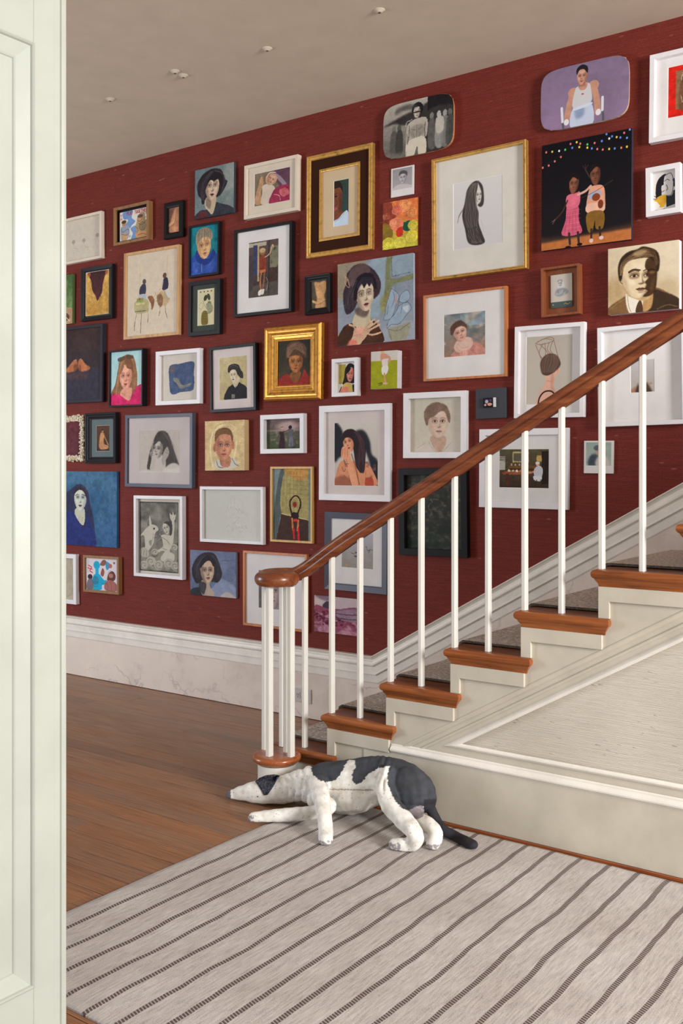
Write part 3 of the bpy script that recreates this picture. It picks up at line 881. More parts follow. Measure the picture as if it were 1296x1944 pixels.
        for e in (-1, 1):
            ex = f+e*.4*(1-.2*max(0, e*turn)); ew = .2*(1-.3*max(0, e*turn)); ey = -.1
            s.blob(TT([(ex-ew*1.5, ey-.14), (ex, ey-.22), (ex+ew*1.5, ey-.14), (ex+ew*1.3, ey+.1), (ex, ey+.15), (ex-ew*1.3, ey+.1)]), dark, .5*feat, S_(.04))
            s.blob(TT([(ex-ew*1.1, ey+.01), (ex, ey-.055), (ex+ew*1.1, ey), (ex, ey+.06)]), mxc(skin, (240, 234, 228), .45), .8*feat)
            gx_, gy_ = T(ex+gaze*.08, ey); s.ell(gx_, gy_, ew*.48*w_, .06*h_, eye, .95*feat, 1.)
            s.line(TT([(ex-ew*1.25, ey+.01), (ex-ew*.4, ey-.07), (ex+ew*.5, ey-.07), (ex+ew*1.25, ey+.01)]), mxc(dark, (20, 14, 16), .7), px*.5, .9*feat)
            s.line(TT([(ex-ew*1.0, ey-.12), (ex, ey-.15), (ex+ew*1.0, ey-.12)]), dark, px*.4, .5*feat)
            s.line(TT([(ex-e*ew*1.3, ey-.22), (ex, ey-.28), (ex+e*ew*1.6, ey-.18)]), brow, px*.8, .8*feat)
        fs = 1 if turn > .02 or (abs(turn) <= .02 and side > 0) else -1
        s.blob(TT([(f+fs*.05, -.22), (f+fs*.1, .1), (f+fs*.24, .27), (f+fs*.12, .33), (f+fs*.02, .28), (f+fs*.03, 0)]), dark, .6*feat, S_(.025))
        s.line(TT([(f-fs*.02, -.1), (f+fs*.03, .22)]), lt, px*.9, .6*feat)
        s.blob(TT([(f-.17, .3), (f-.06, .27), (f+.06, .28), (f+.17, .3), (f+.05, .355), (f-.05, .355)]), mxc(dark, (30, 16, 16), .35), .6*feat, 1)
        m = .57; lw = .27
        s.blob(TT([(f-lw, m-smile*.05), (f-.09, m-.065), (f, m-.045), (f+.09, m-.065), (f+lw, m-smile*.05), (f+.08, m+.01), (f-.08, m+.01)]), mxc(lip, dark, .25), .95*feat)
        s.blob(TT([(f-lw*.95, m-smile*.04), (f, m+.0), (f+lw*.95, m-smile*.04), (f+.13, m+.1), (f-.13, m+.1)]), mxc(lip, (255, 220, 210), .12), .9*feat)
        s.line(TT([(f-lw*1.05, m-smile*.06), (f-.08, m+.005), (f+.08, m+.005), (f+lw*1.05, m-smile*.06)]), tuple(int(v_*.4) for v_ in lip), px*.5, .9*feat)
        s.blob(TT([(f-.16, m+.14), (f+.16, m+.14), (f+.1, m+.2), (f-.1, m+.2)]), dark, .4*feat, S_(.03))
        return T
    def wave(s, P0, P1, col, n_=16, wd=1.4, al=.6, amp=.012, fq=5.):      # wavy locks between two guide curves
        for i in range(n_):
            q = (i+.5)/n_; ph = s.rg.random()*6
            P = [(a[0]*(1-q)+b_[0]*q, a[1]*(1-q)+b_[1]*q) for a, b_ in zip(P0, P1)]
            P = catmull(P, False, 6)
            s.line([(x+amp*math.sin(ph+fq*k_*.25), y+amp*.5*math.cos(ph+fq*k_*.25)) for k_, (x, y) in enumerate(P)][::2], col, wd, al*s.rg.uniform(.4, 1))
        return s
    def dabs(s, n_, ln=7., wd=2.6, var=.16, al=.55):                      # short brush marks in the colour that lies under them
        base = s.a.copy()
        ang = smooth_noise(s.rg, s.H, s.W, 3, 3)*5
        for _ in range(n_):
            x, y = s.rg.random()*s.W, s.rg.random()*s.H
            c = base[min(s.H-1, int(y)), min(s.W-1, int(x))]; lum = c.mean(); sat = c.max()-c.min()
            if lum > .58 and sat < .27: continue
            t_ = ang[min(s.H-1, int(y)), min(s.W-1, int(x))]+s.rg.normal()*.4
            k_ = 1+s.rg.normal()*var
            L = ln*s.rg.uniform(.4, 1)/2
            dx, dy = math.cos(t_)*L/s.W, math.sin(t_)*L/s.H
            s.line([(x/s.W-dx, y/s.H-dy), (x/s.W+dx, y/s.H+dy)], tuple(np.clip(c*k_+s.rg.normal(size=3)*.012, 0, 1)*255), wd*s.rg.uniform(.5, 1), al, False)
    def image(s, name):
        tx = s.tex
        if tx >= .03: s.dabs(int(s.W*s.H/110), 8, 2.4)
        if tx:
            dx = (smooth_noise(s.rg, s.H, s.W, max(2, s.H//5), max(2, s.W//5))-.5)*3.0*min(1, tx*12)
            dy = (smooth_noise(s.rg, s.H, s.W, max(2, s.H//5), max(2, s.W//5))-.5)*3.0*min(1, tx*12)
            iy = np.clip((s.yy+dy).astype(int), 0, s.H-1); ix = np.clip((s.xx+dx).astype(int), 0, s.W-1)
            s.a = s.a[iy, ix]
            sat = s.a.max(2)-s.a.min(2); k_ = np.clip(.02+sat*1.6+np.clip(.75-s.a.mean(2), 0, 1)*1.3, 0, 1)[..., None]
            n_ = smooth_noise(s.rg, s.H, s.W, max(2, s.H//4), max(2, s.W//7))-.5
            n3 = smooth_noise(s.rg, s.H, s.W, max(2, s.H//16), max(2, s.W//16))-.5
            s.a = s.a*(1+k_*(n_[..., None]*tx*3.0+n3[..., None]*tx*4.2))+s.rg.normal(size=(s.H, s.W, 3))*tx*.3*k_
        out = np.ones((s.H, s.W, 4), np.float32); out[..., :3] = np.clip(s.a, 0, 1)[::-1]
        im = bpy.data.images.new(name, s.W, s.H)
        im.pixels.foreach_set(out.ravel()); im.update(); im.pack()
        return im

def tree_art(a): pass
# ---------------------------------------------------------------- the pictures' images
def a_sketch_group(a):
    a.cloud((214, 204, 190), 3, 3, al=.4)
    for x, y in ((.16, .55), (.40, .52), (.62, .53), (.9, .47)):
        a.ell(x, y, .035, .05, (150, 140, 132), .7, 3); a.line([(x, y+.05), (x+.03, y+.16), (x+.1, y+.2), (x+.07, y+.26)], (150, 150, 134), 2, .7)
        a.line([(x, y+.04), (x-.04, y+.18), (x+.02, y+.3)], (170, 164, 150), 1.6, .6)
    a.line([(.0, .42), (.05, .5), (.04, .7), (.1, .85)], (140, 160, 140), 3, .5)
    a.line([(.42, .72), (.55, .78), (.7, .7), (.85, .76)], (176, 168, 154), 1.4, .6)
def letters(a, txt, x, y, cw, ch, col, wd, vertical=False):
    G = {'P': [[(0, 1), (0, 0), (1, .05), (1, .5), (0, .55)]], 'L': [[(0, 0), (0, 1), (1, 1)]], 'A': [[(0, 1), (.5, 0), (1, 1)], [(.2, .62), (.8, .62)]],
         'Y': [[(0, 0), (.5, .5), (1, 0)], [(.5, .5), (.5, 1)]], 'T': [[(0, 0), (1, 0)], [(.5, 0), (.5, 1)]], 'O': [[(.5, 0), (0, .3), (0, .7), (.5, 1), (1, .7), (1, .3), (.5, 0)]],
         'G': [[(1, .15), (.4, 0), (0, .5), (.4, 1), (1, .85), (1, .5), (.6, .5)]], 'E': [[(1, 0), (0, 0), (0, 1), (1, 1)], [(0, .5), (.8, .5)]],
         'H': [[(0, 0), (0, 1)], [(1, 0), (1, 1)], [(0, .5), (1, .5)]], 'R': [[(0, 1), (0, 0), (1, .1), (1, .45), (0, .5), (1, 1)]]}
    for i, ch_ in enumerate(txt):
        if ch_ != ' ':
            for P in G[ch_]:
                a.line([(x+i*cw*(0 if vertical else 1.32)+px*cw, y+(i*ch*1.25 if vertical else 0)+py*ch) for px, py in P], col, wd, 1, False)
def a_play(a):
    a.tex = .02
    a.blob([(.12, .02), (.45, .0), (.42, .25), (.55, .4), (.42, .52), (.36, .6), (.2, .5), (.3, .3), (.14, .25)], (110, 146, 196), .95)
    a.blob([(.38, .62), (.6, .55), (.72, .7), (.62, .98), (.4, .99), (.46, .8)], (110, 146, 196), .95)
    letters(a, 'PLAY TOGETHER', .25, .03, .042, .11, (178, 34, 40), 2.4)
    letters(a, 'TH', .03, .1, .05, .08, (178, 34, 40), 2, True)
    k = (52, 42, 36)
    a.blob([(.05, .52), (.3, .5), (.34, .72), (.26, .98), (.06, .98)], (150, 160, 176)); a.ell(.15, .42, .075, .085, (196, 150, 112)); a.ell(.15, .35, .085, .06, (86, 66, 46))
    a.blob([(.07, .78), (.26, .78), (.24, .99), (.08, .99)], (196, 158, 120))
    a.line([(.05, .52), (.1, .7), (.28, .62), (.34, .74), (.24, .82), (.07, .76)], k, 1.6); a.line([(.1, .44), (.2, .45)], k, 1.2)
    a.blob([(.6, .42), (.66, .2), (.86, .16), (.9, .4), (.96, .62), (.9, .85), (.64, .85), (.56, .62)], (176, 150, 112)); a.blob([(.58, .8), (.95, .82), (.95, .99), (.6, .99)], (204, 150, 104))
    a.ell(.7, .35, .08, .1, (204, 150, 104)); a.ell(.8, .62, .12, .15, (150, 128, 98)); a.ell(.72, .26, .1, .06, (110, 92, 70))
    for c_, r_ in (((.8, .62), .12), ((.7, .34), .08), ((.9, .4), .06)):
        a.line([(c_[0]+r_*math.cos(t_), c_[1]+r_*1.2*math.sin(t_)) for t_ in np.linspace(0, 6.3, 9)], k, 1.4, .9)
    for x, y in ((.35, .88), (.92, .18), (.93, .45), (.6, .12)):
        for q in range(5): a.line([(x, y), (x+.05*math.cos(q*1.26), y+.07*math.sin(q*1.26))], k, 1.3, .8)
    a.lines([[(.56, .6), (.64, .7), (.6, .84)], [(.66, .5), (.76, .56), (.9, .5)], [(.62, .9), (.8, .88), (.94, .94)]], k, 1.4)
def a_torso_bent(a):
    a.grad((120, 86, 74), (86, 60, 46)); a.blob([(.05, .95), (.2, .5), (.55, .05), (.95, .0), (1.05, .9)], (190, 136, 100), 1, 3)
    a.blob([(.0, .62), (.3, .55), (.6, .3), (.55, .6), (.1, .74)], (208, 158, 118), 1, 3); a.line([(.1, .75), (.5, .62), (.62, .32)], (110, 70, 50), 3, .7); a.blob([(.5, .7), (.95, .7), (.95, 1), (.5, 1)], (216, 150, 112), .9, 4)
def a_green(a):
    a.grad((70, 96, 56), (120, 146, 90)); a.cloud((150, 170, 110), 4, 6, al=.7); a.blob([(-.1, .7), (.4, .66), (1.1, .72), (1.1, 1.1), (-.1, 1.1)], (176, 140, 110)); a.ell(.6, .86, .28, .1, (96, 66, 48)); a.line([(.3, .75), (.6, .8), (.9, .95)], (216, 186, 160), 4)
def a_hair_back(a):
    a.grad((214, 170, 92), (190, 142, 66)); a.cloud((226, 190, 120), 3, 8, al=.5)
    a.strands([(.1, .3), (.1, .95)], [(.95, .3), (.95, .99)], (160, 116, 52), 26, 1, .4)
    a.blob([(.12, 0), (.9, 0), (.82, .13), (.74, .3), (.7, .5), (.58, .62), (.5, .68), (.42, .56), (.28, .42), (.22, .2), (.14, .1)], (66, 38, 38), 1, 1)
    a.strands([(.24, .05), (.26, .3), (.42, .62)], [(.82, .05), (.74, .3), (.6, .66)], (120, 66, 70), 22, 1.2, .6); a.ell(.14, .04, .06, .06, (176, 92, 66), .9, 3); a.ell(.9, .05, .06, .06, (176, 92, 66), .9, 3)
def a_riders(a):
    a.cloud((198, 184, 162), 2, 3, al=.3); o = (176, 132, 66)
    for x, y0, s in ((.32, .36, 1), (.74, .29, -1)):
        a.line([(x-.06*s+.0, y0-.28+.06), (x-.05*s, y0+.06)], (184, 160, 84), 1.6, .9, False)
    # left rider and donkey
    a.blob([(.26, .42), (.32, .37), (.38, .39), (.37, .5), (.26, .5)], (62, 64, 80)); a.ell(.35, .345, .035, .032, (92, 80, 74)); a.blob([(.25, .5), (.37, .5), (.38, .58), (.24, .56)], (176, 180, 190))
    a.blob([(.16, .59), (.3, .55), (.42, .57), (.44, .66), (.4, .72), (.18, .72)], (178, 168, 122)); a.rect(.2, .54, .33, .585, (130, 156, 84)); a.ell(.26, .553, .02, .012, (190, 60, 40)); a.rect(.18, .6, .36, .62, (208, 196, 140))
    a.blob([(.42, .54), (.5, .53), (.55, .58), (.54, .65), (.5, .7), (.48, .62)], (140, 96, 66)); a.line([(.17, .7), (.38, .7)], (70, 76, 90), 2.5)
    for P in ([(.2, .72), (.17, .82), (.15, .93)], [(.3, .72), (.29, .83), (.28, .97)], [(.42, .68), (.43, .78), (.42, .84)]): a.line(P, (160, 140, 96), 3.5); a.line(P[1:], (90, 66, 50), 2.6)
    # right rider
    a.blob([(.72, .35), (.79, .33), (.82, .4), (.8, .47), (.7, .47)], (56, 54, 72)); a.ell(.745, .305, .035, .033, (106, 72, 62)); a.line([(.72, .37), (.68, .5), (.66, .56)], (220, 190, 170), 3)
    a.blob([(.62, .52), (.72, .48), (.84, .5), (.85, .6), (.78, .66), (.66, .66), (.6, .6)], (190, 168, 130)); a.blob([(.6, .54), (.68, .52), (.72, .6), (.68, .68), (.62, .64)], (132, 98, 72), .9, 1); a.blob([(.76, .48), (.85, .5), (.86, .58), (.8, .56)], (204, 204, 200))
    for P in ([(.66, .66), (.66, .73), (.64, .78)], [(.76, .64), (.77, .74), (.8, .82)]): a.line(P, (168, 146, 110), 3); a.line(P[1:], (84, 62, 52), 2.2)
    for P in ([(.5, .58), (.56, .53), (.58, .47)], [(.52, .58), (.6, .56), (.64, .52)], [(.5, .6), (.58, .6), (.62, .57)], [(.6, .55), (.57, .5), (.54, .49)], [(.6, .54), (.62, .49), (.66, .46)]): a.line(P, o, 1.5, .9)
def a_feet(a):
    a.grad((62, 44, 42), (52, 50, 60)); a.cloud((80, 58, 52), 3, 4, al=.4)
    a.blob([(.0, .64), (1.1, .6), (1.1, 1.1), (-.1, 1.1)], (56, 52, 66), .9, 4)
    for P, D in (([(.32, .57), (.42, .51), (.5, .44), (.545, .43), (.57, .48), (.57, .55), (.5, .59), (.38, .6)], [(.5, .5), (.56, .49), (.57, .56), (.5, .59)]), ([(.585, .55), (.585, .46), (.62, .42), (.67, .46), (.73, .51), (.8, .55), (.76, .59), (.64, .6)], [(.585, .52), (.62, .5), (.64, .59), (.59, .58)])):
        a.blob(P, (178, 108, 70), 1, 2); a.blob(D, (112, 64, 44), .7, 3); a.line([P[1], P[2], P[3]], (214, 148, 104), 4, .6)
    a.lines([[(.5, .45), (.52, .48)], [(.53, .44), (.545, .47)], [(.62, .44), (.61, .47)], [(.65, .46), (.64, .49)]], (96, 52, 36), 1.6, .7); a.blob([(.36, .62), (.76, .62), (.7, .7), (.44, .7)], (100, 66, 60), .45, 6); a.line([(.62, .66), (.64, 1)], (40, 38, 48), 3, .6)
def a_pinkwoman(a):
    a.grad((166, 206, 208), (182, 216, 214), 60)
    a.blob([(.22, .35), (.3, .14), (.5, .06), (.72, .12), (.82, .38), (.84, .66), (.92, .95), (.1, .98), (.0, .8), (.14, .6)], (138, 96, 66))
    a.blob([(.0, .82), (.22, .78), (.42, .86), (.64, .84), (.8, .68), (1, .66), (1.05, 1.1), (-.1, 1.1)], (206, 40, 100)); a.line([(.78, .72), (.66, .86), (.6, .98)], (150, 24, 70), 3, .7)
    a.blob([(.38, .7), (.66, .68), (.66, .82), (.58, .92), (.4, .86), (.3, .8)], (212, 150, 128)); a.line([(.36, .78), (.5, .84)], (170, 104, 86), 3, .6)
    a.face(.47, .48, .2, .23, (222, 160, 136), (176, 106, 84), (240, 188, 160), (166, 60, 60), 0, 0, 1, smile=1, sh=.4)
    a.blob([(.26, .36), (.34, .16), (.44, .12), (.4, .3), (.3, .42)], (152, 106, 72)); a.blob([(.44, .1), (.66, .14), (.72, .4), (.64, .34), (.5, .3)], (126, 84, 58))
    a.strands([(.5, .1), (.3, .2), (.2, .45), (.14, .8)], [(.5, .1), (.36, .2), (.28, .5), (.24, .84)], (190, 144, 100), 9, 1.5, .7); a.strands([(.5, .1), (.68, .2), (.72, .5), (.62, .84)], [(.52, .1), (.76, .2), (.82, .5), (.78, .76)], (180, 136, 96), 9, 1.5, .7)
    a.blob([(.22, .12), (.44, .09), (.44, .15), (.26, .19)], (92, 74, 56), .9); a.blob([(.48, .08), (.68, .08), (.7, .14), (.5, .14)], (92, 74, 56), .9); a.line([(.22, .12), (.26, .26)], (60, 46, 36), 2)
def a_bluecloth(a):
    a.cloud((206, 196, 184), 3, 3, al=.4)
    a.blob([(.22, .24), (.5, .2), (.84, .18), (.85, .4), (.86, .68), (.8, .8), (.5, .82), (.36, .86), (.24, .82), (.21, .55)], (74, 90, 122), 1, 0)
    a.cloud((60, 74, 108), 5, 5, al=.6, box=(.24, .24, .82, .8)); a.blob([(.24, .26), (.34, .25), (.34, .36), (.26, .4)], (118, 96, 84), .7, 2)
    a.blob([(.32, .5), (.44, .52), (.54, .66), (.66, .66), (.78, .62), (.78, .68), (.66, .72), (.5, .74), (.4, .62), (.32, .56)], (128, 126, 118), .95, 1); a.line([(.34, .53), (.5, .68), (.76, .65)], (176, 170, 150), 1.2, .8)
def a_shellfill(a):
    a.grad((98, 44, 52), (86, 42, 48)); a.strands([(.1, .1), (.3, .9)], [(.8, .1), (.9, .9)], (130, 84, 90), 16, 1, .7)
def a_sepnude(a):
    a.grad((96, 60, 36), (70, 46, 32)); a.ell(.48, .2, .07, .05, (196, 138, 92)); a.ell(.46, .17, .08, .04, (60, 40, 30)); a.blob([(.3, .32), (.5, .26), (.62, .36), (.56, .6), (.64, .74), (.9, .78), (.9, .9), (.4, .94), (.2, .84), (.22, .6)], (204, 146, 96), 1, 1); a.line([(.56, .38), (.76, .58), (.92, .76)], (214, 158, 108), 5, .9); a.line([(.58, .66), (.6, .8), (.86, .84)], (120, 76, 48), 2, .6)
def a_girl(a):
    a.cloud((196, 184, 172), 3, 3, al=.5)
    a.blob([(.42, .1), (.55, .02), (.7, .08), (.8, .3), (.9, .6), (.98, .85), (.85, .92), (.62, .9), (.4, .96), (.2, .95), (.22, .7), (.3, .4)], (74, 67, 62), 1, 2)
    a.blob([(.3, .92), (.34, .6), (.62, .62), (.64, .95), (.4, 1.0)], (206, 196, 184), 1, 3); a.face(.44, .46, .15, .2, (196, 186, 174), (104, 94, 86), (222, 214, 202), (130, 110, 104), -.5, .08, 1, sh=.6)
    a.blob([(.26, .56), (.34, .48), (.4, .56), (.4, .72), (.34, .95), (.26, .92), (.3, .7)], (200, 190, 178), 1, 1); a.blob([(.62, .5), (.7, .4), (.74, .56), (.66, .72), (.6, .84), (.56, .7)], (176, 166, 156), 1, 1); a.lines([[(.28, .58), (.36, .56)], [(.28, .62), (.37, .6)], [(.66, .46), (.72, .5)], [(.64, .52), (.72, .56)]], (96, 86, 80), 1.4, .8)
    a.blob([(.34, .36), (.46, .1), (.56, .06), (.62, .2), (.58, .34), (.5, .26), (.42, .32)], (76, 68, 64), 1, 1); a.strands([(.55, .04), (.7, .3), (.78, .6), (.82, .9)], [(.6, .04), (.8, .3), (.92, .6), (.99, .86)], (112, 102, 95), 16, 1.2, .7); a.strands([(.5, .05), (.34, .3), (.26, .6), (.2, .9)], [(.54, .06), (.42, .24), (.34, .5), (.28, .8)], (52, 46, 44), 14, 1.2, .6)
    a.blob([(.66, .88), (.85, .78), (1, .86), (1, 1.02), (.6, 1.02)], (222, 214, 204), .9, 2); a.blob([(.0, 1.02), (.1, .95), (.3, .95), (.34, 1.02)], (216, 208, 198), .9, 2)
def a_woman1(a):      # pale long face, dark bob
    a.grad((104, 122, 128), (150, 156, 146), 20); a.cloud((84, 104, 110), 3, 3, al=.5)
    a.blob([(.08, .5), (.06, .3), (.2, .12), (.45, .04), (.68, .1), (.78, .3), (.84, .36), (.74, .52), (.62, .62), (.36, .66), (.2, .72), (.16, .6)], (44, 38, 44), 1, 1)
    a.blob([(.0, 1.02), (.14, .84), (.34, .84), (.5, .72), (.7, .78), (.92, .86), (1.02, 1.02)], (54, 56, 66)); a.blob([(.05, 1.02), (.16, .86), (.3, .88), (.34, 1.02)], (86, 44, 50))
    a.blob([(.3, .6), (.54, .58), (.54, .78), (.46, .96), (.34, .86), (.26, .76)], (196, 176, 146)); a.blob([(.3, .62), (.42, .66), (.4, .84), (.3, .76)], (110, 94, 84), .7, 2)
    a.face(.45, .4, .19, .27, (206, 182, 156), (112, 84, 74), (226, 208, 184), (92, 24, 34), .1, .04, -1, sh=.5)
    a.blob([(.2, .46), (.22, .2), (.46, .08), (.7, .2), (.72, .44), (.64, .36), (.6, .27), (.5, .3), (.42, .26), (.34, .32), (.28, .44), (.26, .56)], (36, 30, 36), 1, 1); a.wave([(.44, .08), (.22, .2), (.14, .4), (.16, .62)], [(.5, .1), (.34, .24), (.28, .42), (.24, .66)], (92, 84, 92), 9, 1.8, .5, .01); a.wave([(.5, .08), (.68, .16), (.74, .34), (.7, .54)], [(.54, .1), (.74, .2), (.8, .34), (.66, .6)], (84, 76, 84), 8, 1.8, .5, .01); a.strands([(.4, .08), (.2, .3), (.14, .56)], [(.44, .1), (.26, .34), (.22, .66)], (84, 74, 80), 8, 1.4, .6)
def a_blueboy(a):
    a.grad((24, 120, 134), (30, 130, 140)); a.cloud((16, 100, 120), 3, 4, al=.5)
    a.blob([(-.02, .68), (.2, .56), (.5, .66), (.8, .55), (1.02, .72), (1.05, 1.05), (-.05, 1.05)], (46, 76, 156)); a.cloud((80, 110, 190), 4, 5, al=.6, box=(0, .72, 1, 1)); a.blob([(.16, .6), (.24, .48), (.4, .66), (.7, .68), (.78, .5), (.88, .6), (.7, .78), (.44, .8), (.24, .72)], (34, 58, 130))
    a.face(.48, .42, .26, .26, (212, 168, 124), (150, 100, 66), (232, 198, 150), (170, 94, 74), .15, -.1, -1, (70, 60, 50), sh=.3)
    a.blob([(.18, .34), (.2, .14), (.36, .04), (.6, .04), (.76, .14), (.76, .3), (.6, .24), (.4, .24), (.26, .36)], (150, 138, 116)); a.strands([(.3, .06), (.22, .16), (.2, .34)], [(.66, .05), (.76, .14), (.74, .28)], (84, 72, 58), 12, 2, .8, .005); a.line([(.4, .78), (.4, .95)], (190, 200, 220), 2, .7)
def a_card(a):
    a.tex = .02
    for x in (.16, .38, .6, .82): a.ell(x, .06, .035, .018, (40, 34, 28))
    a.blob([(.22, .72), (.34, .6), (.56, .62), (.62, .78), (.6, .98), (.24, .98)], (122, 108, 52)); a.strands([(.24, .64), (.5, .66)], [(.26, .96), (.6, .97)], (70, 58, 26), 12, 1.2, .7, .004)
    a.ell(.46, .24, .1, .09, (64, 66, 50), 1, 1, .5); a.ell(.66, .22, .09, .1, (72, 74, 56), 1, 1, -.4); a.ell(.7, .42, .12, .08, (120, 124, 88)); a.blob([(.5, .4), (.86, .44), (.9, .62), (.66, .7), (.56, .56)], (150, 150, 120)); a.line([(.04, .44), (.2, .36), (.34, .44), (.2, .54), (.06, .5)], (120, 116, 96), 1.2, .8); a.lines([[(.3, .3), (.4, .44), (.56, .56)], [(.6, .3), (.66, .5)], [(.5, .7), (.9, .62)]], (80, 80, 60), 1.2)
def a_pinkkid(a):
    a.grad((128, 112, 96), (110, 100, 70)); a.blob([(.55, 0), (1.02, 0), (1.02, .6), (.7, .5)], (96, 66, 84)); a.blob([(.6, .1), (.8, .3), (.96, .6), (.9, .62), (.66, .3)], (150, 130, 140)); a.blob([(0, .9), (.1, .4), (.2, .1), (.26, .3), (.18, .6), (.2, .95)], (186, 146, 110))
    a.blob([(.24, .4), (.46, .4), (.6, .6), (.56, .95), (.2, .98), (.22, .6)], (206, 190, 172)); a.ell(.48, .26, .17, .17, (196, 152, 126)); a.face(.48, .26, .12, .15, (202, 160, 132), (150, 104, 84), (226, 190, 160), (160, 84, 80), .2, .5, -1, feat=.8); a.line([(.33, .18), (.42, .06), (.6, .08)], (224, 204, 186), 4)
    a.blob([(.5, .7), (.62, .55), (.8, .5), (1.0, .56), (1.02, .98), (.44, 1.02)], (148, 48, 78)); a.blob([(.7, .66), (.9, .6), (.98, .8), (.8, .86)], (190, 98, 104)); a.line([(.56, .74), (.7, .8), (.74, .96)], (222, 170, 170), 3, .8)
def a_subway(a):
    a.grad((92, 76, 72), (58, 48, 44)); a.rect(.0, .02, .6, .09, (176, 168, 150)); a.rect(.16, .06, .3, .6, (58, 64, 96)); a.rect(.3, .06, .36, .72, (188, 160, 120)); a.rect(.72, .12, 1, .5, (120, 118, 96)); a.cloud((60, 60, 50), 8, 12, al=.8, box=(.74, .14, 1, .5)); a.rect(.7, .5, 1, .9, (70, 52, 46)); a.blob([(0, .8), (1, .74), (1, 1), (0, 1)], (84, 76, 70), 1, 0, False)
    a.blob([(.0, .3), (.14, .28), (.16, .78), (0, .84)], (70, 62, 66)); a.line([(.69, 0), (.69, .98)], (34, 30, 30), 3, 1, False)
    a.ell(.47, .2, .09, .055, (150, 108, 76)); a.ell(.47, .17, .1, .045, (190, 160, 120)); a.blob([(.38, .28), (.56, .27), (.6, .42), (.58, .54), (.38, .54), (.36, .4)], (132, 60, 44)); a.line([(.56, .3), (.72, .24), (.8, .1), (.84, .14)], (214, 170, 130), 4)
    a.rect(.38, .52, .58, .57, (200, 110, 66)); a.line([(.44, .56), (.4, .72), (.42, .9)], (176, 116, 84), 7); a.line([(.54, .56), (.52, .74), (.46, .9)], (150, 92, 66), 7); a.blob([(.34, .9), (.44, .87), (.44, .96), (.34, .97)], (230, 224, 214)); a.blob([(.44, .88), (.54, .87), (.52, .95), (.44, .96)], (216, 208, 196)); a.line([(.6, .66), (.66, .76), (.6, .9)], (214, 210, 196), 1.6, .8)
def a_halfface(a):
    a.tex = .03
    a.rect(.0, 0, 1, 1, (52, 68, 62)); a.blob([(.0, .1), (.2, .03), (.5, .08), (.55, .25), (.56, .45), (.5, .66), (.6, .7), (.9, .72), (1, 1), (0, 1)], (120, 70, 50), 1, 1); a.blob([(.0, .02), (.3, .0), (.56, .12), (.58, .26), (.4, .16), (.0, .16)], (44, 34, 32))
    a.line([(.02, .3), (.2, .27)], (52, 30, 24), 2.5); a.ell(.12, .34, .1, .022, (60, 36, 30)); a.line([(.1, .4), (.22, .5), (.06, .55)], (80, 42, 32), 2); a.blob([(.0, .6), (.2, .58), (.26, .62), (.0, .66)], (158, 86, 78)); a.blob([(.38, .3), (.54, .3), (.52, .6), (.34, .7)], (84, 46, 36), .7, 3)
    a.blob([(.0, .88), (.3, .84), (.6, .74), (.95, .7), (1.02, 1.02), (.0, 1.02)], (196, 214, 230)); a.line([(.02, .9), (.4, .84), (.7, .74)], (160, 182, 204), 3)
def a_torso(a):
    a.grad((96, 84, 66), (80, 70, 56)); a.blob([(.2, .02), (.5, .06), (.9, .02), (.94, .3), (.84, .6), (.9, .98), (.25, .98), (.36, .7), (.26, .3)], (208, 160, 110), 1, 2); a.ell(.56, .26, .14, .1, (186, 136, 90), .7, 4); a.line([(.1, .72), (.4, .8), (.8, .7)], (214, 168, 118), 9, 1); a.line([(.12, .78), (.45, .86), (.85, .76)], (130, 90, 58), 2, .7); a.line([(.58, .8), (.56, .98)], (130, 90, 58), 2, .6)
def a_goldboy(a):
    a.grad((44, 42, 36), (66, 58, 46), 120); a.cloud((90, 74, 50), 4, 5, al=.35)
    a.blob([(-.02, 1.02), (.06, .84), (.3, .74), (.5, .9), (.56, .96), (.74, .8), (.8, .66), (.9, .76), (1.02, .9), (1.02, 1.02)], (150, 46, 38)); a.blob([(.4, .72), (.7, .7), (.66, .88), (.55, .96), (.4, .86)], (132, 84, 46))
    a.face(.55, .5, .22, .22, (172, 112, 66), (92, 54, 34), (204, 144, 90), (150, 58, 42), 0, 0, 1, sh=.55); a.blob([(.24, .4), (.26, .14), (.44, .02), (.7, .04), (.86, .18), (.86, .4), (.76, .36), (.7, .28), (.5, .3), (.36, .34)], (88, 64, 48), 1, 1); a.wave([(.28, .36), (.3, .16), (.48, .06), (.7, .06)], [(.34, .38), (.42, .26), (.56, .2), (.84, .34)], (150, 116, 92), 20, 2, .6, .014, 5); a.blob([(.34, .36), (.44, .28), (.6, .27), (.76, .36), (.66, .35), (.5, .33)], (80, 58, 46), .9, 1)
def a_bwphoto(a):
    a.grad((196, 182, 140), (176, 160, 116), 60)
    a.blob([(.2, 1.02), (.3, .74), (.46, .66), (.62, .58), (.84, .66), (1.0, .76), (1.02, 1.02)], (40, 38, 42)); a.blob([(.5, .5), (.72, .48), (.72, .6), (.6, .72), (.5, .66)], (200, 186, 156)); a.face(.52, .44, .13, .16, (216, 202, 172), (140, 124, 100), None, (50, 40, 38), -.5, -.1, 1, sh=.3)
    a.blob([(.32, .34), (.34, .22), (.5, .17), (.7, .2), (.78, .32), (.86, .4), (.86, .52), (.76, .5), (.66, .42), (.6, .32), (.46, .3), (.38, .36)], (52, 48, 48)); a.line([(.4, .24), (.54, .2), (.7, .26)], (120, 112, 104), 2.5, .6); a.rect(.44, .88, .56, .98, (150, 144, 134), .7); a.line([(.58, .74), (.66, .62), (.72, .58)], (160, 152, 140), 2)
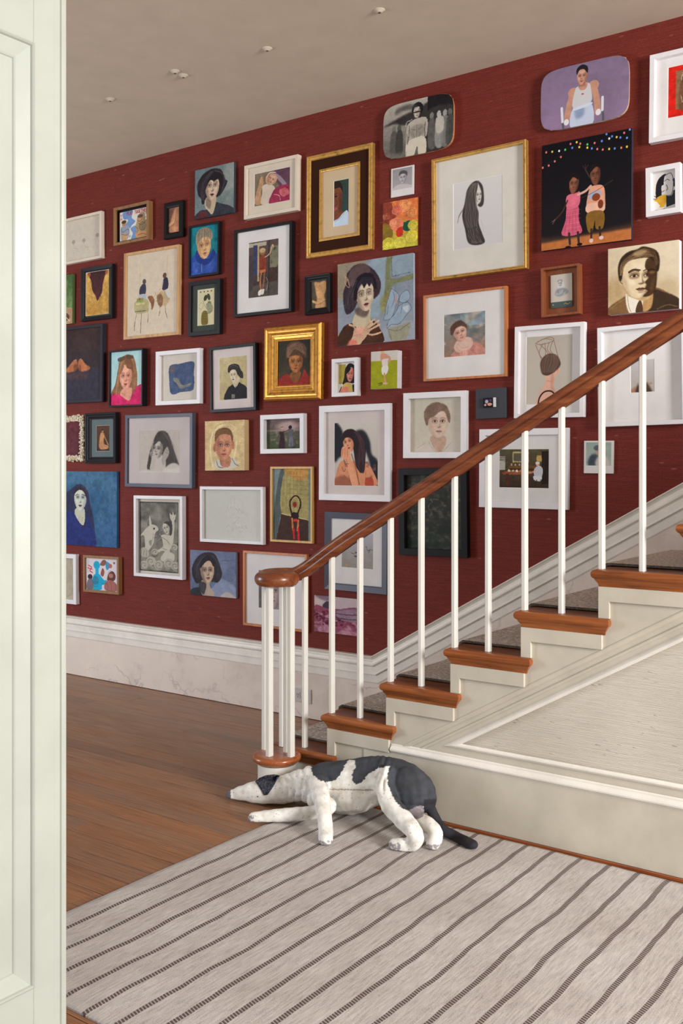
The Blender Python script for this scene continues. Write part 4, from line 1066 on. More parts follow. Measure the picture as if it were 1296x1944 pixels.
def a_boycanvas(a):
    a.cloud((196, 170, 122), 3, 4, al=.7); a.line([(.2, .9), (.14, .6), (.2, .25), (.5, .08), (.74, .16), (.8, .5), (.7, .86)], (232, 214, 170), 9, .8); a.line([(.2, .35), (.3, .1), (.6, .08), (.76, .2), (.8, .4)], (120, 92, 60), 1.5, .6)
    a.blob([(.24, .92), (.3, .78), (.44, .8), (.7, .74), (.84, .88), (.7, .96), (.4, .98)], (204, 200, 186)); a.lines([[(.3, .8), (.34, .92), (.48, .95)], [(.68, .76), (.78, .88), (.84, .9)]], (70, 66, 66), 3, .8)
    a.blob([(.4, .74), (.64, .72), (.64, .9), (.5, .94), (.4, .88)], (176, 122, 92)); a.ell(.25, .54, .035, .08, (176, 112, 84)); a.ell(.72, .5, .035, .08, (196, 130, 100))
    a.face(.48, .52, .22, .27, (200, 138, 108), (140, 84, 66), (226, 170, 136), (166, 84, 76), .1, 0, -1, (66, 82, 96), sh=.3); a.blob([(.26, .42), (.28, .22), (.46, .14), (.64, .18), (.72, .32), (.7, .44), (.64, .3), (.46, .27), (.34, .32)], (122, 88, 58))
def a_couple(a):
    a.grad((116, 96, 96), (74, 82, 54)); a.cloud((80, 66, 72), 4, 4, al=.7, box=(0, 0, 1, .4)); a.ell(.6, .24, .3, .16, (206, 178, 172), .8, 14); a.rect(0, .36, 1, .4, (196, 178, 168), .6, 2); a.cloud((150, 140, 120), 14, 10, al=.8, box=(.1, .42, 1, .85)); a.cloud((56, 84, 50), 9, 8, al=.9, box=(0, .5, .4, 1)); a.cloud((50, 60, 44), 8, 6, al=.8, box=(.3, .7, 1, 1))
    a.blob([(.36, .44), (.46, .42), (.5, .6), (.5, .98), (.34, .98), (.38, .6)], (56, 36, 44)); a.ell(.43, .3, .035, .05, (206, 160, 140)); a.ell(.43, .27, .04, .03, (150, 120, 90)); a.line([(.46, .42), (.56, .4), (.66, .32)], (70, 46, 52), 3)
    a.ell(.66, .28, .05, .06, (30, 26, 30)); a.blob([(.6, .38), (.74, .36), (.74, .6), (.78, .9), (.6, .92), (.62, .6)], (96, 96, 104)); a.lines([[(.66, .6), (.64, .9)], [(.7, .6), (.72, .9)]], (170, 170, 172), 2, .8)
def a_redlegs(a):
    a.grad((150, 132, 86), (66, 44, 36)); a.rect(.0, 0, .2, 1, (120, 136, 136)); a.blob([(.2, 0), (.36, 0), (.1, .96), (.02, 1), (.02, .6)], (84, 92, 92), 1, 1); a.blob([(.34, .0), (.9, .0), (.92, .62), (.9, .7), (.22, .62)], (164, 152, 96)); a.blob([(.3, 0), (.95, 0), (.92, .12), (.66, .16), (.44, .1)], (186, 140, 74)); a.lines([[(.3+.08*q, .04), (.24+.1*q, .62)] for q in range(6)], (120, 104, 66), 2, .7); a.lines([[(.4, .1+.06*q), (.9, .12+.06*q)] for q in range(8)], (128, 108, 70), 1.5, .7)
    a.blob([(.22, .64), (.92, .72), (.9, 1), (.08, 1)], (66, 44, 38), 1, 0, False); a.line([(.22, .63), (.92, .71)], (214, 200, 160), 3, .9, False); a.rect(.92, 0, 1, 1, (120, 138, 132))
    a.line([(.5, .66), (.44, .48), (.52, .4), (.6, .38), (.68, .41), (.72, .5), (.62, .66)], (54, 26, 26), 8); a.line([(.52, .42), (.6, .39), (.68, .43)], (220, 180, 130), 2); a.ell(.57, .5, .05, .04, (150, 40, 34)); a.blob([(.48, .62), (.66, .62), (.64, .72), (.5, .72)], (40, 22, 26))
    a.line([(.5, .7), (.52, .84), (.54, .86)], (206, 116, 60), 9); a.line([(.66, .72), (.64, .86)], (214, 120, 64), 9); a.line([(.53, .84), (.55, .97)], (196, 34, 44), 9); a.line([(.66, .84), (.67, 1)], (214, 30, 46), 10); a.rect(.54, .7, .64, .735, (200, 50, 40))
def a_emboss(a):
    a.grad((196, 196, 188), (208, 206, 198), 0); k = (160, 158, 152)
    for i in range(46):
        q = a.rg.random()*6.3; r = a.rg.random()**.5
        for cx, cy, rx, ry in (((.56, .75, .17, .12)), ((.52, .42, .13, .2))):
            x, y = cx+rx*r*math.cos(q), cy+ry*r*math.sin(q)
            a.line([(x, y), (x+a.rg.normal()*.02, y+a.rg.normal()*.03), (x+a.rg.normal()*.03, y+a.rg.normal()*.03)], k if i % 2 else (226, 226, 220), 1.2, .55)
    a.line([(.46, .2), (.5, .12), (.54, .2), (.52, .3)], k, 1.3, .6); a.line([(.56, .3), (.66, .44), (.74, .5)], k, 1.2, .5)
def a_curly(a):
    a.grad((108, 118, 146), (92, 104, 132)); a.cloud((126, 134, 160), 3, 3, al=.6); a.blob([(.4, 1.02), (.5, .8), (.7, .6), (1.02, .8), (1.02, 1.02)], (140, 150, 176), .9, 3); a.blob([(.66, 1.02), (.8, .88), (1, .98), (1.02, 1.02)], (190, 176, 170), .9, 2); a.line([(.68, .2), (.92, .19)], (70, 80, 100), 1.5, .8)
    a.blob([(.0, 1.02), (.06, .86), (.3, .84), (.36, 1.02)], (44, 52, 60)); a.blob([(.06, .6), (.04, .4), (.16, .16), (.34, .04), (.54, .06), (.64, .26), (.7, .5), (.62, .68), (.5, .68), (.3, .7), (.14, .74)], (48, 44, 50), 1, 1); a.blob([(.26, .66), (.42, .64), (.44, .8), (.54, .92), (.5, 1.02), (.3, 1.02), (.22, .84)], (176, 158, 144)); a.blob([(.22, .7), (.36, .74), (.3, .98), (.2, .84)], (56, 54, 60), .9, 1)
    a.face(.38, .46, .16, .25, (190, 164, 138), (96, 78, 76), (216, 196, 170), (110, 62, 60), .2, -.08, -1, sh=.5); a.blob([(.22, .4), (.26, .16), (.4, .1), (.54, .2), (.52, .34), (.44, .22), (.34, .26)], (40, 36, 44)); a.strands([(.3, .08), (.12, .3), (.1, .6)], [(.36, .1), (.2, .34), (.2, .66)], (120, 116, 124), 7, 1.6, .5); a.strands([(.46, .08), (.6, .3), (.56, .6)], [(.5, .1), (.66, .34), (.64, .6)], (92, 86, 92), 6, 1.6, .5)
def a_halftone(a):
    a.grad((96, 92, 96), (150, 140, 140), 10); a.face(.68, .55, .3, .4, (176, 156, 152), (120, 98, 100), None, (150, 110, 110), -.4, 0, 1, sh=.4); a.blob([(.0, 0), (.9, 0), (1, .2), (.5, .16), (.3, .5), (0, .6)], (104, 98, 102), 1, 2)
def a_bluewoman(a):
    a.grad((70, 110, 140), (56, 96, 140)); a.cloud((44, 84, 118), 3, 4, al=.7); a.cloud((96, 130, 150), 4, 4, al=.4)
    a.blob([(.1, .9), (.02, .7), (.12, .4), (.3, .24), (.44, .17), (.56, .26), (.6, .45), (.66, .7), (.62, .98)], (46, 48, 76), .95, 2); a.blob([(.12, .95), (.16, .62), (.36, .55), (.5, .78), (.56, .6), (.66, .8), (.66, 1.02), (.2, 1.02)], (40, 50, 110), 1, 3)
    a.blob([(.38, .5), (.5, .5), (.52, .6), (.5, .72), (.44, .7), (.36, .58)], (190, 190, 170)); a.face(.445, .37, .1, .16, (200, 204, 190), (120, 130, 140), (220, 220, 200), (130, 50, 60), 0, 0, 1, sh=.4); a.blob([(.33, .36), (.36, .24), (.44, .2), (.54, .26), (.55, .38), (.5, .28), (.44, .25), (.38, .28)], (54, 42, 60)); a.line([(.36, .33), (.41, .31)], (40, 36, 48), 2.4); a.line([(.47, .31), (.53, .33)], (40, 36, 48), 2.4)
    a.lines([[(.43, .6), (.42, .66)], [(.48, .62), (.47, .68)]], (150, 60, 50), 1.6, .7)
def a_cream(a):
    a.cloud((170, 160, 140), 3, 4, al=.4); a.line([(.6, .9), (.8, .8), (.9, .6)], (120, 112, 96), 1.5, .7); a.line([(.5, .95), (.7, .9), (.95, .8)], (120, 112, 96), 1.5, .7)
def a_cyan(a):
    a.tex = .02; k = (70, 40, 44)
    a.blob([(.2, .98), (.22, .6), (.3, .5), (.42, .5), (.5, .6), (.58, .68), (.64, .66), (.62, .8), (.5, .84), (.48, .98)], (30, 166, 204)); a.ell(.34, .22, .1, .13, (30, 166, 204)); a.rect(.3, .3, .4, .55, (30, 166, 204)); a.blob([(.62, .1), (.74, .14), (.72, .3), (.64, .34)], (52, 150, 200))
    a.ell(.13, .6, .075, .08, (66, 48, 56)); a.blob([(.02, .98), (.06, .7), (.2, .68), (.22, .98)], (120, 110, 120)); a.ell(.3, .7, .1, .12, (60, 130, 160), .8); a.blob([(.66, .66), (.72, .44), (.84, .38), (.92, .5), (.9, .64), (.8, .7)], (104, 66, 62)); a.blob([(.6, .98), (.6, .74), (.76, .66), (.94, .76), (.96, .98)], (164, 104, 98)); a.ell(.78, .52, .07, .07, (170, 120, 106))
    a.blob([(.44, .2), (.54, .04), (.64, .08), (.58, .22)], (140, 92, 82)); a.ell(.76, .22, .06, .07, (176, 110, 96)); a.ell(.88, .12, .03, .035, (140, 92, 82)); a.blob([(.46, .5), (.52, .3), (.58, .4), (.54, .56)], (150, 90, 80)); a.line([(.08, .24), (.18, .3), (.12, .4), (.2, .46)], (206, 40, 48), 5); a.line([(.06, .32), (.2, .36)], (206, 40, 48), 4)
    for q in range(9): a.line([(.96, .1+q*.09), (.985, .12+q*.09), (.955, .16+q*.09)], (150, 50, 70), 1.4); a.line([(.03, .05+q*.05), (.1, .06+q*.05)], (120, 84, 80), 1.4, .7)
    for c_, rx, ry in (((.3, .7), .1, .12), ((.13, .6), .075, .08), ((.78, .5), .1, .13), ((.3, .82), .08, .08)): a.line([(c_[0]+rx*math.cos(t_), c_[1]+ry*math.sin(t_)) for t_ in np.linspace(0, 6.3, 8)], k, 1.2, .8)
    a.lines([[(.62, .76), (.7, .84), (.66, .98)], [(.78, .7), (.8, .98)], [(.92, .76), (.9, .98)]], k, 1.2, .8)
def a_mermaid(a):
    a.grad((110, 106, 98), (150, 144, 130)); a.cloud((66, 62, 58), 5, 8, al=.7); a.cloud((172, 166, 152), 6, 9, al=.6); w_ = (204, 196, 178); k = (48, 44, 42)
    a.rect(.02, .01, .98, .99, k, 0)
    a.blob([(.26, .34), (.4, .33), (.5, .39), (.4, .46), (.36, .6), (.24, .7), (.1, .8), (.06, .74), (.14, .68), (.12, .5), (.02, .5), (.06, .46)], w_); a.blob([(.26, .34), (.26, .2), (.32, .32)], w_); a.ell(.38, .385, .025, .012, k); a.blob([(.24, .58), (.32, .55), (.3, .64)], (150, 144, 130))
    a.blob([(.02, .7), (.12, .66), (.24, .72), (.22, .8), (.04, .78)], (182, 176, 160)); a.lines([[(.06, .7), (.04, .77)], [(.12, .7), (.1, .78)], [(.18, .71), (.18, .79)]], k, 1.3)
    a.blob([(.56, .48), (.66, .46), (.8, .46), (.84, .3), (.82, .22), (.88, .2), (.9, .3), (.88, .5), (.84, .62), (.78, .7), (.9, .74), (.86, .84), (.58, .84), (.56, .78), (.66, .7), (.56, .7), (.46, .74), (.44, .7), (.6, .64), (.6, .56)], w_); a.blob([(.8, .24), (.78, .15), (.84, .18), (.86, .13), (.9, .18), (.94, .16), (.92, .24), (.86, .27)], w_)
    a.face(.7, .37, .09, .09, w_, (130, 124, 112), None, (96, 88, 82), -.6, -.3, 1); a.blob([(.62, .3), (.72, .27), (.84, .3), (.84, .44), (.78, .47), (.78, .36), (.7, .31)], (74, 68, 64)); a.line([(.58, .4), (.52, .44), (.56, .5), (.46, .56)], (150, 144, 130), 3); a.lines([[(.56, .42), (.48, .46), (.46, .5), (.38, .52)], [(.56, .5), (.7, .54), (.78, .6)], [(.6, .66), (.7, .68)], [(.36, .46), (.34, .56)]], k, 1.5)
    for x, y, r in ((.3, .86, .13), (.5, .9, .12), (.76, .87, .13), (.12, .92, .12), (.92, .9, .11), (.4, .72, .09), (.9, .64, .09)):
        a.ell(x, y, r, r*.55, (184, 176, 160)); a.line([(x+r*(1-t_/9)*math.cos(t_), y+r*.55*(1-t_/9)*math.sin(t_)) for t_ in np.linspace(0, 8, 12)], k, 1.6, .85)
    for x in (0, 1): a.line([(x*.985+.007, 0), (x*.985+.007, 1)], (36, 32, 32), 3.5, 1, False); a.line([(0, x*.985+.007), (1, x*.985+.007)], (36, 32, 32), 3.5, 1, False)
def a_smallwoman(a):
    a.tex = .02; a.rect(.06, .06, .42, .7, (176, 160, 74)); a.blob([(.34, .5), (.4, .2), (.6, .04), (.84, .1), (.94, .3), (.92, .6), (.8, .7), (.5, .66), (.26, .72)], (38, 30, 34)); a.blob([(.12, 1), (.24, .78), (.44, .66), (.66, .7), (.8, .8), (.9, 1)], (206, 178, 96)); a.blob([(.2, 1), (.24, .84), (.5, .8), (.5, 1)], (222, 130, 116)); a.face(.64, .4, .18, .24, (216, 140, 120), (170, 84, 76), (238, 178, 152), (120, 40, 50), .2, .05, 1); a.blob([(.46, .36), (.5, .14), (.66, .12), (.66, .24), (.54, .34)], (34, 26, 30)); a.blob([(.76, .74), (.9, .78), (.94, .98), (.8, .98)], (50, 40, 44)); a.line([(.1, .96), (.2, .8)], (40, 32, 34), 3)
def a_greenfig(a):
    a.tex = .02; a.rect(0, 0, 1, .26, (206, 200, 190)); a.rect(0, .26, 1, 1, (154, 158, 24)); a.cloud((166, 168, 40), 3, 3, al=.4, box=(0, .28, 1, 1)); s = (210, 150, 128)
    a.ell(.44, .04, .07, .05, (206, 176, 130)); a.blob([(.36, .1), (.5, .06), (.66, .12), (.76, .2), (.72, .3), (.66, .32), (.68, .22), (.6, .2), (.6, .3), (.4, .28)], s); a.line([(.38, .12), (.42, .24), (.44, .32)], s, 5); a.blob([(.42, .24), (.62, .22), (.64, .4), (.46, .42)], (222, 208, 202)); a.blob([(.42, .42), (.66, .4), (.62, .6), (.44, .62)], (226, 222, 214)); a.line([(.52, .6), (.54, .76), (.58, .88)], s, 7); a.blob([(.46, .84), (.62, .84), (.64, .88), (.46, .88)], (214, 170, 150)); a.line([(.3, .86), (.4, .84), (.44, .88), (.32, .9)], (70, 76, 20), 2.5, .9); a.line([(.36, .86), (.46, .85)], (70, 76, 20), 2)
def a_hand(a):
    a.grad((128, 140, 156), (150, 158, 166)); a.blob([(0, 0), (.4, 0), (.3, .1), (.16, .4), (0, .4)], (150, 136, 112), .9, 6); a.blob([(.42, .05), (.68, 0), (.66, .55), (.45, .7), (.42, .4)], (146, 164, 176), 1, 4); a.blob([(.66, 0), (.74, 0), (.72, .26), (1, .24), (1, .3), (.74, .34), (.72, .46), (.62, .6), (.64, .3)], (122, 126, 92), 1, 2); a.blob([(.74, .02), (1, .0), (1, .2), (.75, .24)], (140, 158, 170), 1, 2)
    a.line([(.72, .0), (.73, .24), (.96, .22)], (60, 66, 58), 1.8, .8, False); a.blob([(.58, .48), (.74, .42), (.76, .6), (.6, .66)], (150, 140, 76), .7, 6); a.blob([(.56, .92), (.7, .78), (1, .8), (1, 1), (.56, 1)], (160, 166, 176), .9, 4)
    # sculpture on its plinth
    sc_ = (150, 168, 184); k = (62, 74, 92)
    for P in ([(.72, .38), (.78, .42), (.82, .48), (.78, .58), (.72, .72), (.62, .74), (.64, .66), (.66, .54)], [(.84, .46), (.92, .42), (.96, .5), (.9, .56), (.82, .54)], [(.8, .6), (.92, .56), (.97, .64), (.9, .72), (.82, .8), (.72, .8), (.66, .84), (.68, .76), (.76, .68)]): a.blob(P, sc_); a.line(P+[P[0]], k, 1.8, .8)
    a.lines([[(.74, .42), (.76, .5), (.72, .6)], [(.82, .5), (.8, .62), (.74, .7)], [(.86, .58), (.84, .68)], [(.68, .56), (.66, .68)]], k, 1.8, .8); a.blob([(.86, .62), (.94, .6), (.92, .68)], (196, 204, 212), .9, 1); a.blob([(.78, .44), (.8, .56), (.76, .54)], (190, 150, 150), .7, 2)
    a.blob([(.67, .85), (.8, .83), (.96, .8), (.92, .96), (.86, 1.0), (.72, .99)], (156, 154, 132)); a.line([(.67, .85), (.8, .88), (.96, .8)], k, 1.8, .7); a.line([(.68, .86), (.72, .99)], k, 1.6, .7)
    # woman
    a.blob([(.08, .34), (.14, .2), (.12, .14), (.24, .04), (.38, .05), (.5, .14), (.58, .28), (.56, .42), (.46, .48), (.3, .46), (.22, .58), (.12, .62), (.08, .5)], (56, 44, 52), 1, 1); a.blob([(.14, .2), (.2, .07), (.34, .03), (.44, .1), (.42, .18), (.28, .18), (.2, .3)], (92, 72, 72), 1, 2); a.line([(.12, .14), (.1, .24), (.16, .3), (.14, .2)], (206, 156, 124), 4, .8)
    a.blob([(0, 1.02), (.04, .82), (.14, .74), (.32, .74), (.46, .72), (.56, .82), (.59, 1.02)], (70, 42, 28)); a.cloud((92, 56, 36), 5, 5, al=.6, box=(.04, .8, .56, 1)); a.blob([(.28, .58), (.44, .56), (.44, .7), (.48, .78), (.34, .82), (.2, .74)], (200, 186, 156)); a.blob([(.24, .56), (.42, .58), (.38, .68), (.26, .64)], (92, 76, 72), .85, 3)
    a.face(.37, .42, .125, .185, (208, 188, 160), (120, 92, 84), (232, 218, 192), (112, 22, 34), .25, -.1, -1, (84, 92, 90), (42, 32, 38), sh=.45); a.blob([(.22, .44), (.24, .24), (.36, .15), (.5, .2), (.53, .36), (.49, .33), (.47, .27), (.43, .32), (.4, .28), (.36, .33), (.33, .28), (.28, .34), (.26, .46)], (28, 22, 32), 1, 1); a.wave([(.26, .3), (.34, .2), (.48, .22)], [(.28, .34), (.38, .28), (.49, .32)], (88, 82, 100), 9, 1.6, .5, .005); a.strands([(.2, .2), (.12, .4), (.1, .56)], [(.28, .24), (.2, .4), (.18, .56)], (112, 104, 116), 7, 1.8, .5); a.strands([(.5, .2), (.54, .3), (.52, .44)], [(.52, .2), (.57, .34), (.55, .44)], (88, 52, 60), 4, 2, .7)
    # hand held to the chest
    h_ = (216, 178, 146)
    a.blob([(.14, 1.02), (.2, .9), (.24, .8), (.36, .78), (.44, .84), (.4, .9), (.32, .98), (.26, 1.02)], h_); a.blob([(.12, 1.02), (.18, .93), (.26, .96), (.24, 1.02)], (214, 118, 100), .9, 3); a.blob([(.22, .84), (.3, .8), (.36, .84), (.3, .92)], (228, 160, 140), .7, 3)
    for P, w2 in (([(.36, .82), (.42, .76), (.5, .72)], 8), ([(.38, .83), (.46, .79), (.55, .74)], 8), ([(.4, .85), (.48, .82), (.56, .79)], 8), ([(.4, .88), (.48, .9), (.58, .88)], 7), ([(.24, .84), (.22, .78), (.16, .75)], 8)): a.line(P, h_, w2); a.line([(x, y+.013) for x, y in P], (140, 90, 70), 1.3, .7)
def a_tattoo(a):
    a.tex = .02; a.grad((206, 200, 190), (190, 182, 172)); s = (214, 144, 106)
    a.blob([(0, .02), (.06, .0), (.18, .12), (.22, .3), (.2, .5), (.1, .56), (0, .6)], (36, 36, 44), 1, 4); a.blob([(.4, .2), (.55, .12), (.7, .14), (.82, .3), (.86, .5), (1, .62), (1.02, .98), (.9, 1), (.8, .6), (.6, .3)], (40, 40, 46), 1, 4)
    a.blob([(.0, .98), (.08, .7), (.2, .6), (.34, .62), (.56, .6), (.76, .64), (.9, .78), (.94, 1.02), (0, 1.02)], s); a.cloud((120, 84, 80), 14, 16, al=.8, box=(.72, .62, .96, .95)); a.blob([(.74, .88), (.88, .88), (.9, 1), (.72, 1)], (176, 60, 44), .8); a.blob([(0, .9), (.2, .84), (.4, .92), (.4, 1.02), (0, 1.02)], (122, 66, 52), .6, 4)
    a.blob([(.42, .2), (.62, .2), (.72, .36), (.72, .6), (.68, .8), (.52, .72), (.46, .5)], (48, 34, 40)); a.strands([(.5, .2), (.5, .5), (.56, .78)], [(.6, .2), (.72, .5), (.68, .8)], (96, 66, 66), 12, 1.3, .5)
    a.face(.33, .31, .13, .155, (224, 156, 116), (150, 88, 64), (244, 186, 148), (176, 50, 56), -.7, -.25, 1, sh=.35); a.blob([(.19, .3), (.2, .16), (.34, .1), (.5, .14), (.58, .34), (.54, .5), (.47, .42), (.44, .3), (.36, .24), (.26, .24), (.22, .28)], (44, 30, 36), 1, 1); a.wave([(.44, .14), (.56, .3), (.54, .6), (.6, .78)], [(.56, .16), (.7, .34), (.7, .6), (.68, .8)], (104, 70, 72), 12, 1.6, .5, .012)
    a.blob([(.16, .44), (.2, .38), (.3, .4), (.36, .48), (.44, .72), (.56, .96), (.42, 1.0), (.3, .72), (.22, .58), (.16, .54)], (228, 160, 122)); a.line([(.4, .5), (.5, .72), (.58, .98)], (110, 58, 46), 5, .6); a.lines([[(.2, .42), (.18, .52)], [(.25, .41), (.25, .54)], [(.3, .42), (.31, .54)]], (120, 70, 60), 1.6, .9); a.lines([[(.26, .66), (.34, .65)], [(.18, .7), (.22, .78), (.26, .74)], [(.34, .84), (.37, .94)], [(.22, .84), (.26, .86)]], (60, 44, 48), 1.8, .8); a.strands([(.2, .6), (.24, .7)], [(.28, .58), (.3, .7)], (40, 28, 34), 4, 1.6, .8); a.blob([(.62, .6), (.68, .74), (.6, .8), (.58, .7)], (50, 34, 38), .9, 1)
def a_boydraw(a):
    a.grad((196, 190, 172), (206, 196, 180), 60); a.cloud((186, 184, 164), 3, 3, al=.5); a.blob([(.08, 1.02), (.22, .86), (.4, .78), (.62, .84), (.8, .8), (.96, .92), (1, 1.02)], (206, 196, 184), .9, 2); a.blob([(.4, .7), (.66, .7), (.68, .86), (.56, 1.02), (.42, .86)], (192, 160, 140), 1, 1); a.lines([[(.36, .8), (.42, .92), (.5, 1)], [(.78, .82), (.7, .92), (.62, 1)], [(.14, .92), (.3, .82)]], (150, 138, 126), 1.5, .7)
    a.face(.54, .46, .19, .27, (212, 186, 166), (160, 128, 112), (226, 206, 188), (170, 120, 110), .2, 0, -1, sh=.3); a.blob([(.3, .48), (.26, .28), (.34, .14), (.5, .08), (.68, .14), (.76, .3), (.76, .46), (.72, .42), (.66, .26), (.56, .26), (.46, .34), (.36, .38), (.34, .5)], (128, 104, 88), 1, 1); a.strands([(.5, .12), (.34, .2), (.3, .4)], [(.56, .14), (.46, .26), (.38, .38)], (88, 72, 62), 9, 1.2, .5)
def a_darkforest(a):
    a.grad((62, 60, 54), (50, 56, 48)); a.cloud((98, 92, 78), 14, 18, .5, .75, .7); a.cloud((36, 44, 36), 10, 12, al=.6); a.cloud((120, 112, 96), 20, 24, .62, .8, .6, (.05, .1, .95, .6)); a.cloud((44, 62, 46), 12, 6, al=.6, box=(0, .75, 1, 1))
def a_sparse(a):
    a.grad((176, 176, 184), (150, 142, 134)); a.line([(.05, .04), (.2, .02), (.26, .05)], (50, 50, 60), 2.5); a.ell(.46, .56, .03, .02, (60, 60, 70)); a.ell(.45, .66, .05, .025, (80, 84, 100)); a.lines([[(.78, .38), (.84, .48), (.92, .44), (.86, .54)], [(.3, .58), (.4, .6)], [(.95, .46), (.99, .46)]], (60, 58, 70), 2, .8); a.blob([(.12, .94), (.18, .86), (.2, .94)], (190, 160, 90))
def a_redland(a):
    a.rect(0, 0, 1, .36, (196, 176, 180)); a.cloud((226, 216, 206), 4, 3, al=.6, box=(0, .04, .5, .34)); a.blob([(.02, .0), (.4, .02), (.3, .14), (.16, .1)], (120, 92, 110), .8, 3); a.blob([(.2, .24), (.3, .14), (.42, .2), (.44, .34), (.22, .34)], (70, 54, 74)); a.blob([(0, .3), (.3, .34), (.6, .32), (1.02, .28), (1.02, 1.02), (-.02, 1.02)], (140, 70, 92)); a.cloud((188, 140, 158), 10, 12, .45, .7, .9, (0, .36, 1, 1)); a.cloud((92, 30, 50), 14, 16, .52, .7, .9, (0, .4, 1, .8)); a.blob([(.5, .4), (.8, .3), (1.02, .3), (1.02, .62), (.6, .6)], (150, 126, 146), .9, 2); a.lines([[(.46, .44), (.7, .46), (1, .44)], [(.5, .56), (.8, .58), (1, .56)], [(.2, .6), (.5, .62), (.7, .66)]], (66, 36, 56), 3, .8); a.cloud((196, 150, 166), 4, 4, .3, .7, .8, (0, .82, 1, 1))
def a_tvbw(a):
    a.tex = .06; a.grad((176, 168, 156), (96, 92, 86)); a.blob([(0, .38), (.3, .24), (.5, .18), (.68, .1), (.66, .4), (.3, .42), (.18, .36)], (48, 44, 44), .95, 3); a.rect(.64, 0, 1.02, .5, (32, 28, 30)); a.blob([(.6, .3), (1.02, .28), (1.02, 1.02), (.58, 1.02)], (54, 50, 50), 1, 3)
    a.ell(.5, .18, .08, .12, (30, 28, 30)); a.blob([(.34, .55), (.4, .38), (.62, .36), (.64, .6), (.6, .72), (.38, .74), (.34, .9)], (176, 168, 154)); a.face(.49, .24, .05, .1, (190, 180, 164), (90, 84, 78), None, (80, 70, 66), 0, 0, 1); a.rect(.44, .22, .54, .245, (40, 36, 36)); a.blob([(.4, .5), (.52, .46), (.6, .5), (.58, .66), (.42, .68)], (130, 122, 112), .6, 3); a.blob([(.36, .74), (.6, .7), (.62, 1), (.52, 1.02), (.5, .84), (.44, 1.02), (.34, 1.02)], (206, 198, 180)); a.line([(.35, .6), (.36, .78)], (130, 122, 112), 4); a.lines([[(.49, .46), (.49, .7)], [(.42, .53), (.47, .55)], [(.51, .55), (.57, .52)], [(.44, .62), (.46, .68)], [(.54, .62), (.52, .68)]], (84, 78, 72), 2.2, .6); a.line([(.385, .46), (.38, .6), (.37, .74)], (60, 56, 54), 3, .7); a.line([(.61, .44), (.6, .58), (.61, .72)], (60, 56, 54), 3, .7); a.line([(.33, .44), (.35, .38), (.42, .35)], (206, 198, 184), 4, .7); a.blob([(.2, .1), (.36, .06), (.5, .1), (.46, .16), (.3, .16), (.18, .2)], (70, 66, 64), .7, 4)
    for x, c_ in ((.16, 110), (.24, 84), (.7, 120), (.8, 176), (.88, 150), (.95, 100)):
        a.ell(x, .46 if x < .5 else .36, .03, .06, (c_, c_, c_-6)); a.blob([(x-.05, .9), (x-.04, .54 if x < .5 else .46), (x+.04, .52 if x < .5 else .44), (x+.05, .92)], (c_-24, c_-26, c_-30), .9, 1)
    a.blob([(.76, .42), (.86, .42), (.86, .66), (.77, .68)], (190, 184, 172), .9, 1); a.rect(.0, .9, .34, 1, (120, 116, 108), .6, 3)
def a_polaboy(a):
    a.grad((150, 146, 150), (170, 166, 168)); a.blob([(.0, 1.02), (.1, .84), (.4, .76), (.7, .8), (1.02, .9), (1.02, 1.02)], (196, 190, 190)); a.face(.52, .46, .19, .26, (186, 180, 182), (120, 116, 120), None, (130, 120, 124), -.2, 0, 1); a.blob([(.34, .36), (.36, .16), (.54, .1), (.74, .2), (.74, .4), (.62, .28), (.44, .28)], (84, 80, 84), 1, 1)
def a_swirl(a):
    a.grad((206, 110, 66), (196, 190, 66)); a.blob([(0, 0), (.3, .06), (.4, .3), (.2, .5), (0, .45)], (142, 62, 48), 1, 2); a.blob([(.3, 0), (1.02, 0), (1.02, .42), (.7, .44), (.4, .3)], (222, 124, 70)); a.blob([(0, .46), (.2, .5), (.3, .7), (.1, .86), (0, .9)], (136, 110, 40)); a.blob([(.56, .5), (.8, .46), (.78, .66), (.6, .64)], (30, 84, 66)); a.blob([(.2, .4), (.46, .36), (.6, .5), (.5, .66), (.36, .64), (.24, .56)], (234, 132, 96)); a.blob([(.4, .62), (.56, .56), (.58, .74), (.42, .76)], (190, 50, 36))
    for cx, cy, r, c_, k_ in ((.62, .14, .2, (240, 156, 96), (170, 70, 40)), (.84, .3, .16, (234, 146, 84), (170, 74, 40)), (.4, .2, .16, (226, 110, 90), (150, 50, 50)), (.16, .88, .2, (224, 214, 70), (150, 140, 30)), (.5, .9, .2, (230, 220, 84), (150, 140, 30)), (.84, .8, .2, (226, 214, 74), (150, 140, 30)), (.86, .56, .16, (222, 206, 70), (150, 136, 30)), (.3, .46, .12, (240, 150, 116), (180, 80, 60)), (.1, .3, .12, (170, 80, 60), (100, 40, 30))):
        a.ell(cx, cy, r*.9, r*.66, c_, .85, 2)
        for q in range(3): a.line([(cx+r*(.9-.24*q)*math.cos(t_+q), cy+r*.7*(.9-.24*q)*math.sin(t_+q)) for t_ in np.linspace(0, 4.5, 8)], k_, 1.4, .7); a.line([(cx+r*(.82-.24*q)*math.cos(t_+q), cy+r*.7*(.82-.24*q)*math.sin(t_+q)) for t_ in np.linspace(0, 4, 8)], (250, 230, 170), 1.1, .5)
